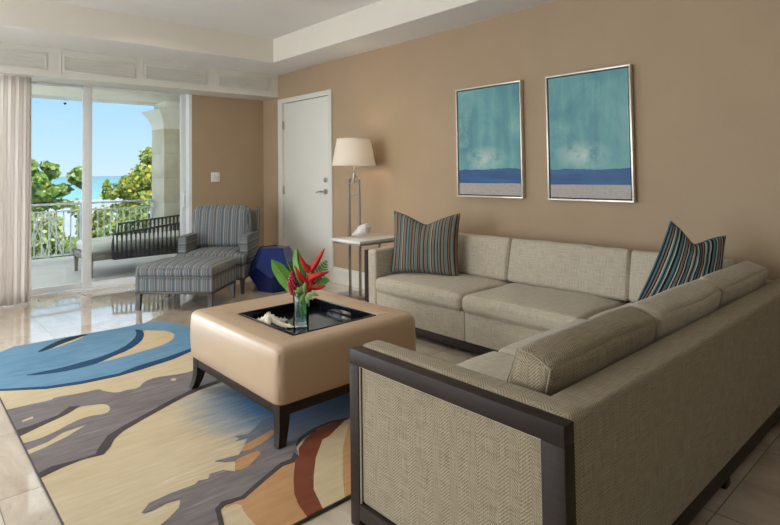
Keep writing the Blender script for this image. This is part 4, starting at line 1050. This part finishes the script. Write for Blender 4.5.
def bl_(px, py, rpx, rpy, x=XT, rd=0.5):
    v = at(px, py, 0, x); k_ = (abs(x)*0.741+v.y*0.671)/F
    return (v.x, v.y, v.z, rd, rpx*k_*1.0, rpy*k_)
def T_(name, lab, bpx, x, bl_list, n_, sz, mix, seed, cat='tree'):
    v = at(bpx, 300, 0, x); tree(name, lab, (x, v.y, -4.0), [bl_(a,b,c,d,x,e) for a,b,c,d,e in bl_list], n_, sz, mix, seed, cat)
T_('seaside_tree','green round leaved tree rising above the railing beside the curtain',42,-13.5,[(36,184,9,12,.5),(52,172,6,7,.3),(58,190,10,5,.4),(76,178,6,7,.3),(80,172,5,5,.3),(30,166,6,6,.3),(46,166,4,5,.3),(40,194,16,9,.5),(83,184,3,6,.3),(36,208,8,6,.4),(60,204,9,4,.4)],3200,0.058,(.50,.30,.06,.10,.04),1)
T_('seaside_tree','yellow green tree against the column, tallest over the right of the railing',143,-13.2,[(145,178,11,14,.5),(132,184,10,8,.4),(148,157,6,9,.3),(122,190,8,7,.4),(140,196,16,7,.5),(110,194,7,5,.3),(152,168,7,14,.3),(107,186,2,5,.3),(135,208,20,6,.5)],4200,0.050,(.22,.34,.34,.08,.02),2)
T_('seaside_bush','pale sunlit bush behind the starburst bars of the railing',45,-12.0,[(40,244,12,20,.5),(52,228,9,14,.4),(62,250,13,14,.5),(34,222,6,10,.3),(72,255,8,10,.4)],1700,0.050,(.16,.26,.10,.46,.02),3,'bush')
T_('seaside_bush','leafy bush behind the railing just left of the column',140,-11.8,[(142,224,13,18,.5),(125,232,12,16,.5),(135,246,16,12,.5),(112,244,10,14,.4),(150,210,8,10,.4)],3200,0.046,(.36,.28,.12,.14,.10),4,'bush')
T_('seaside_bush','green bush behind the railing between curtain side tree and column',98,-14.8,[(98,236,10,20,.5),(84,225,6,16,.4),(104,216,9,10,.4),(84,250,9,12,.4),(75,208,4,8,.3)],1900,0.047,(.24,.28,.16,.30,.02),5,'bush')
T_('seaside_bush','shady low bush behind the daybed cushion',90,-16.3,[(60,262,30,12,.6),(110,256,26,14,.6),(140,250,20,14,.6)],2200,0.08,(.40,.26,.06,.18,.10),6,'bush')

# ------------------------------------------------------------------ world, lights
wd = bpy.data.worlds.new('World'); bpy.context.scene.world = wd; wd.use_nodes = True
nt = wd.node_tree; bg = nt.nodes['Background']; tc = nt.nodes.new('ShaderNodeTexCoord'); sx = nt.nodes.new('ShaderNodeSeparateXYZ'); rp = nt.nodes.new('ShaderNodeValToRGB')
nt.links.new(tc.outputs['Generated'], sx.inputs[0]); nt.links.new(sx.outputs[2], rp.inputs[0]); nt.links.new(rp.outputs[0], bg.inputs[0])
e = rp.color_ramp.elements; K_ = 0.56   # unseen upper sky brightened to lift floor reflections, clear blue low down
e[0].position = 0.0; e[0].color = (0.66*K_,0.84*K_,0.96*K_,1); e[1].position = 1.0; e[1].color = (0.45,0.55,0.75,1)
for p_, c in ((0.05,(0.56*K_,0.80*K_,0.99*K_,1)),(0.15,(0.38*K_,0.68*K_,1.0*K_,1)),(0.19,(0.42*K_,0.70*K_,1.0*K_,1)),(0.30,(0.86,0.92,1.0,1)),(0.62,(0.78,0.86,1.0,1))):
    q = e.new(p_); q.color = c
bg.inputs[1].default_value = 1.05/K_
def lamp(name, typ, loc, energy, col, rot=None, size=None, sy=None, target=None, **kw):
    l = bpy.data.lights.new(name, typ); l.energy = energy; l.color = col
    o = bpy.data.objects.new(name, l); C.objects.link(o); o.location = loc
    if typ == 'AREA':
        l.size = size
        if sy: l.shape = 'RECTANGLE'; l.size_y = sy
    if target is not None: o.rotation_euler = (Vector(target)-Vector(loc)).to_track_quat('-Z','Y').to_euler()
    for k_, v in kw.items(): setattr(l, k_, v)
    return o
lamp('sun', 'SUN', (5,0,10), 5.0, (1,0.94,0.84), target=(5-4.6,0-0.9,10-7), angle=0.01)
# daylight entering through the unseen part of the sliding door and an added, unseen left wall window
lamp('daylight_slider', 'AREA', (XB-0.33,-0.58,1.15), 200, (0.80,0.91,1.0), size=2.8, sy=2.1, target=(0,-0.58,1.15))
lamp('daylight_left_fill', 'AREA', ((WX0+WX1)/2,YL-0.35,1.2), 140, (0.92,0.96,1.0), size=3.4, sy=2.1, target=(-3.6,3,1.1))
lamp('downlight_lamp', 'SPOT', (-3.72,2.60,ZC-0.02), 25, (1,0.85,0.66), target=(-3.72,2.6,0), spot_size=2.2, spot_blend=0.9, shadow_soft_size=0.05)
lamp('bulb_lamp', 'POINT', (lx,ly,1.36), 28, (1,0.80,0.56), shadow_soft_size=0.03)

for x, y in ((-4.7,1.3),(-4.9,-0.6),(-3.0,-0.9),(-2.2,0.9)):  # unseen downlights added to brighten the far end of the room
    cl = empty('ceiling_light', (x,y,ZC), 0, 'round downlight added unseen above the view to brighten the far end of the room', 'ceiling light', 'added fill downlights above the view')
    MB().lathe([(0.055,-0.001),(0.085,-0.008),(0.09,0.0)], n=32).build('trim_ring', M['plastic'], cl)
    MB().lathe([(0.0,-0.002),(0.056,-0.002)], n=32).build('diffuser', M['downlight'], cl)
    lamp('downlight_lamp', 'SPOT', (x,y,ZC-0.02), 60 if x == -4.7 else 34, (1,0.93,0.83), target=(x-0.15,y+(0.9 if x == -4.7 else 0.1),0), spot_size=2.5, spot_blend=1.0, shadow_soft_size=0.08)
lamp('balcony_bounce_fill', 'AREA', (-7.9,1.2,2.70), 14, (1,0.97,0.90), size=1.6, sy=4.0, target=(-7.9,1.2,0))  # added area light, hidden above the pelmet, standing in for sky bounce
# ------------------------------------------------------------------ camera
cd = bpy.data.cameras.new('camera'); co_ = bpy.data.objects.new('camera', cd); C.objects.link(co_); bpy.context.scene.camera = co_
cd.sensor_width = 36; cd.sensor_fit = 'HORIZONTAL'; cd.lens = F/780*36; cd.shift_y = -(262.5-CY)/780; cd.clip_start = 0.05; cd.clip_end = 12000
mw = Matrix.Identity(4)
for i in range(3): mw[i][0], mw[i][1], mw[i][2], mw[i][3] = rt[i], up[i], -fw[i], CAM[i]
co_.matrix_world = mw
sc = bpy.context.scene
sc.view_settings.view_transform = 'Standard'; sc.view_settings.look = 'None'; sc.view_settings.gamma = 1; sc.view_settings.exposure = 0.13
sc.cycles.max_bounces = 10; sc.cycles.transparent_max_bounces = 12; sc.cycles.sample_clamp_indirect = 6
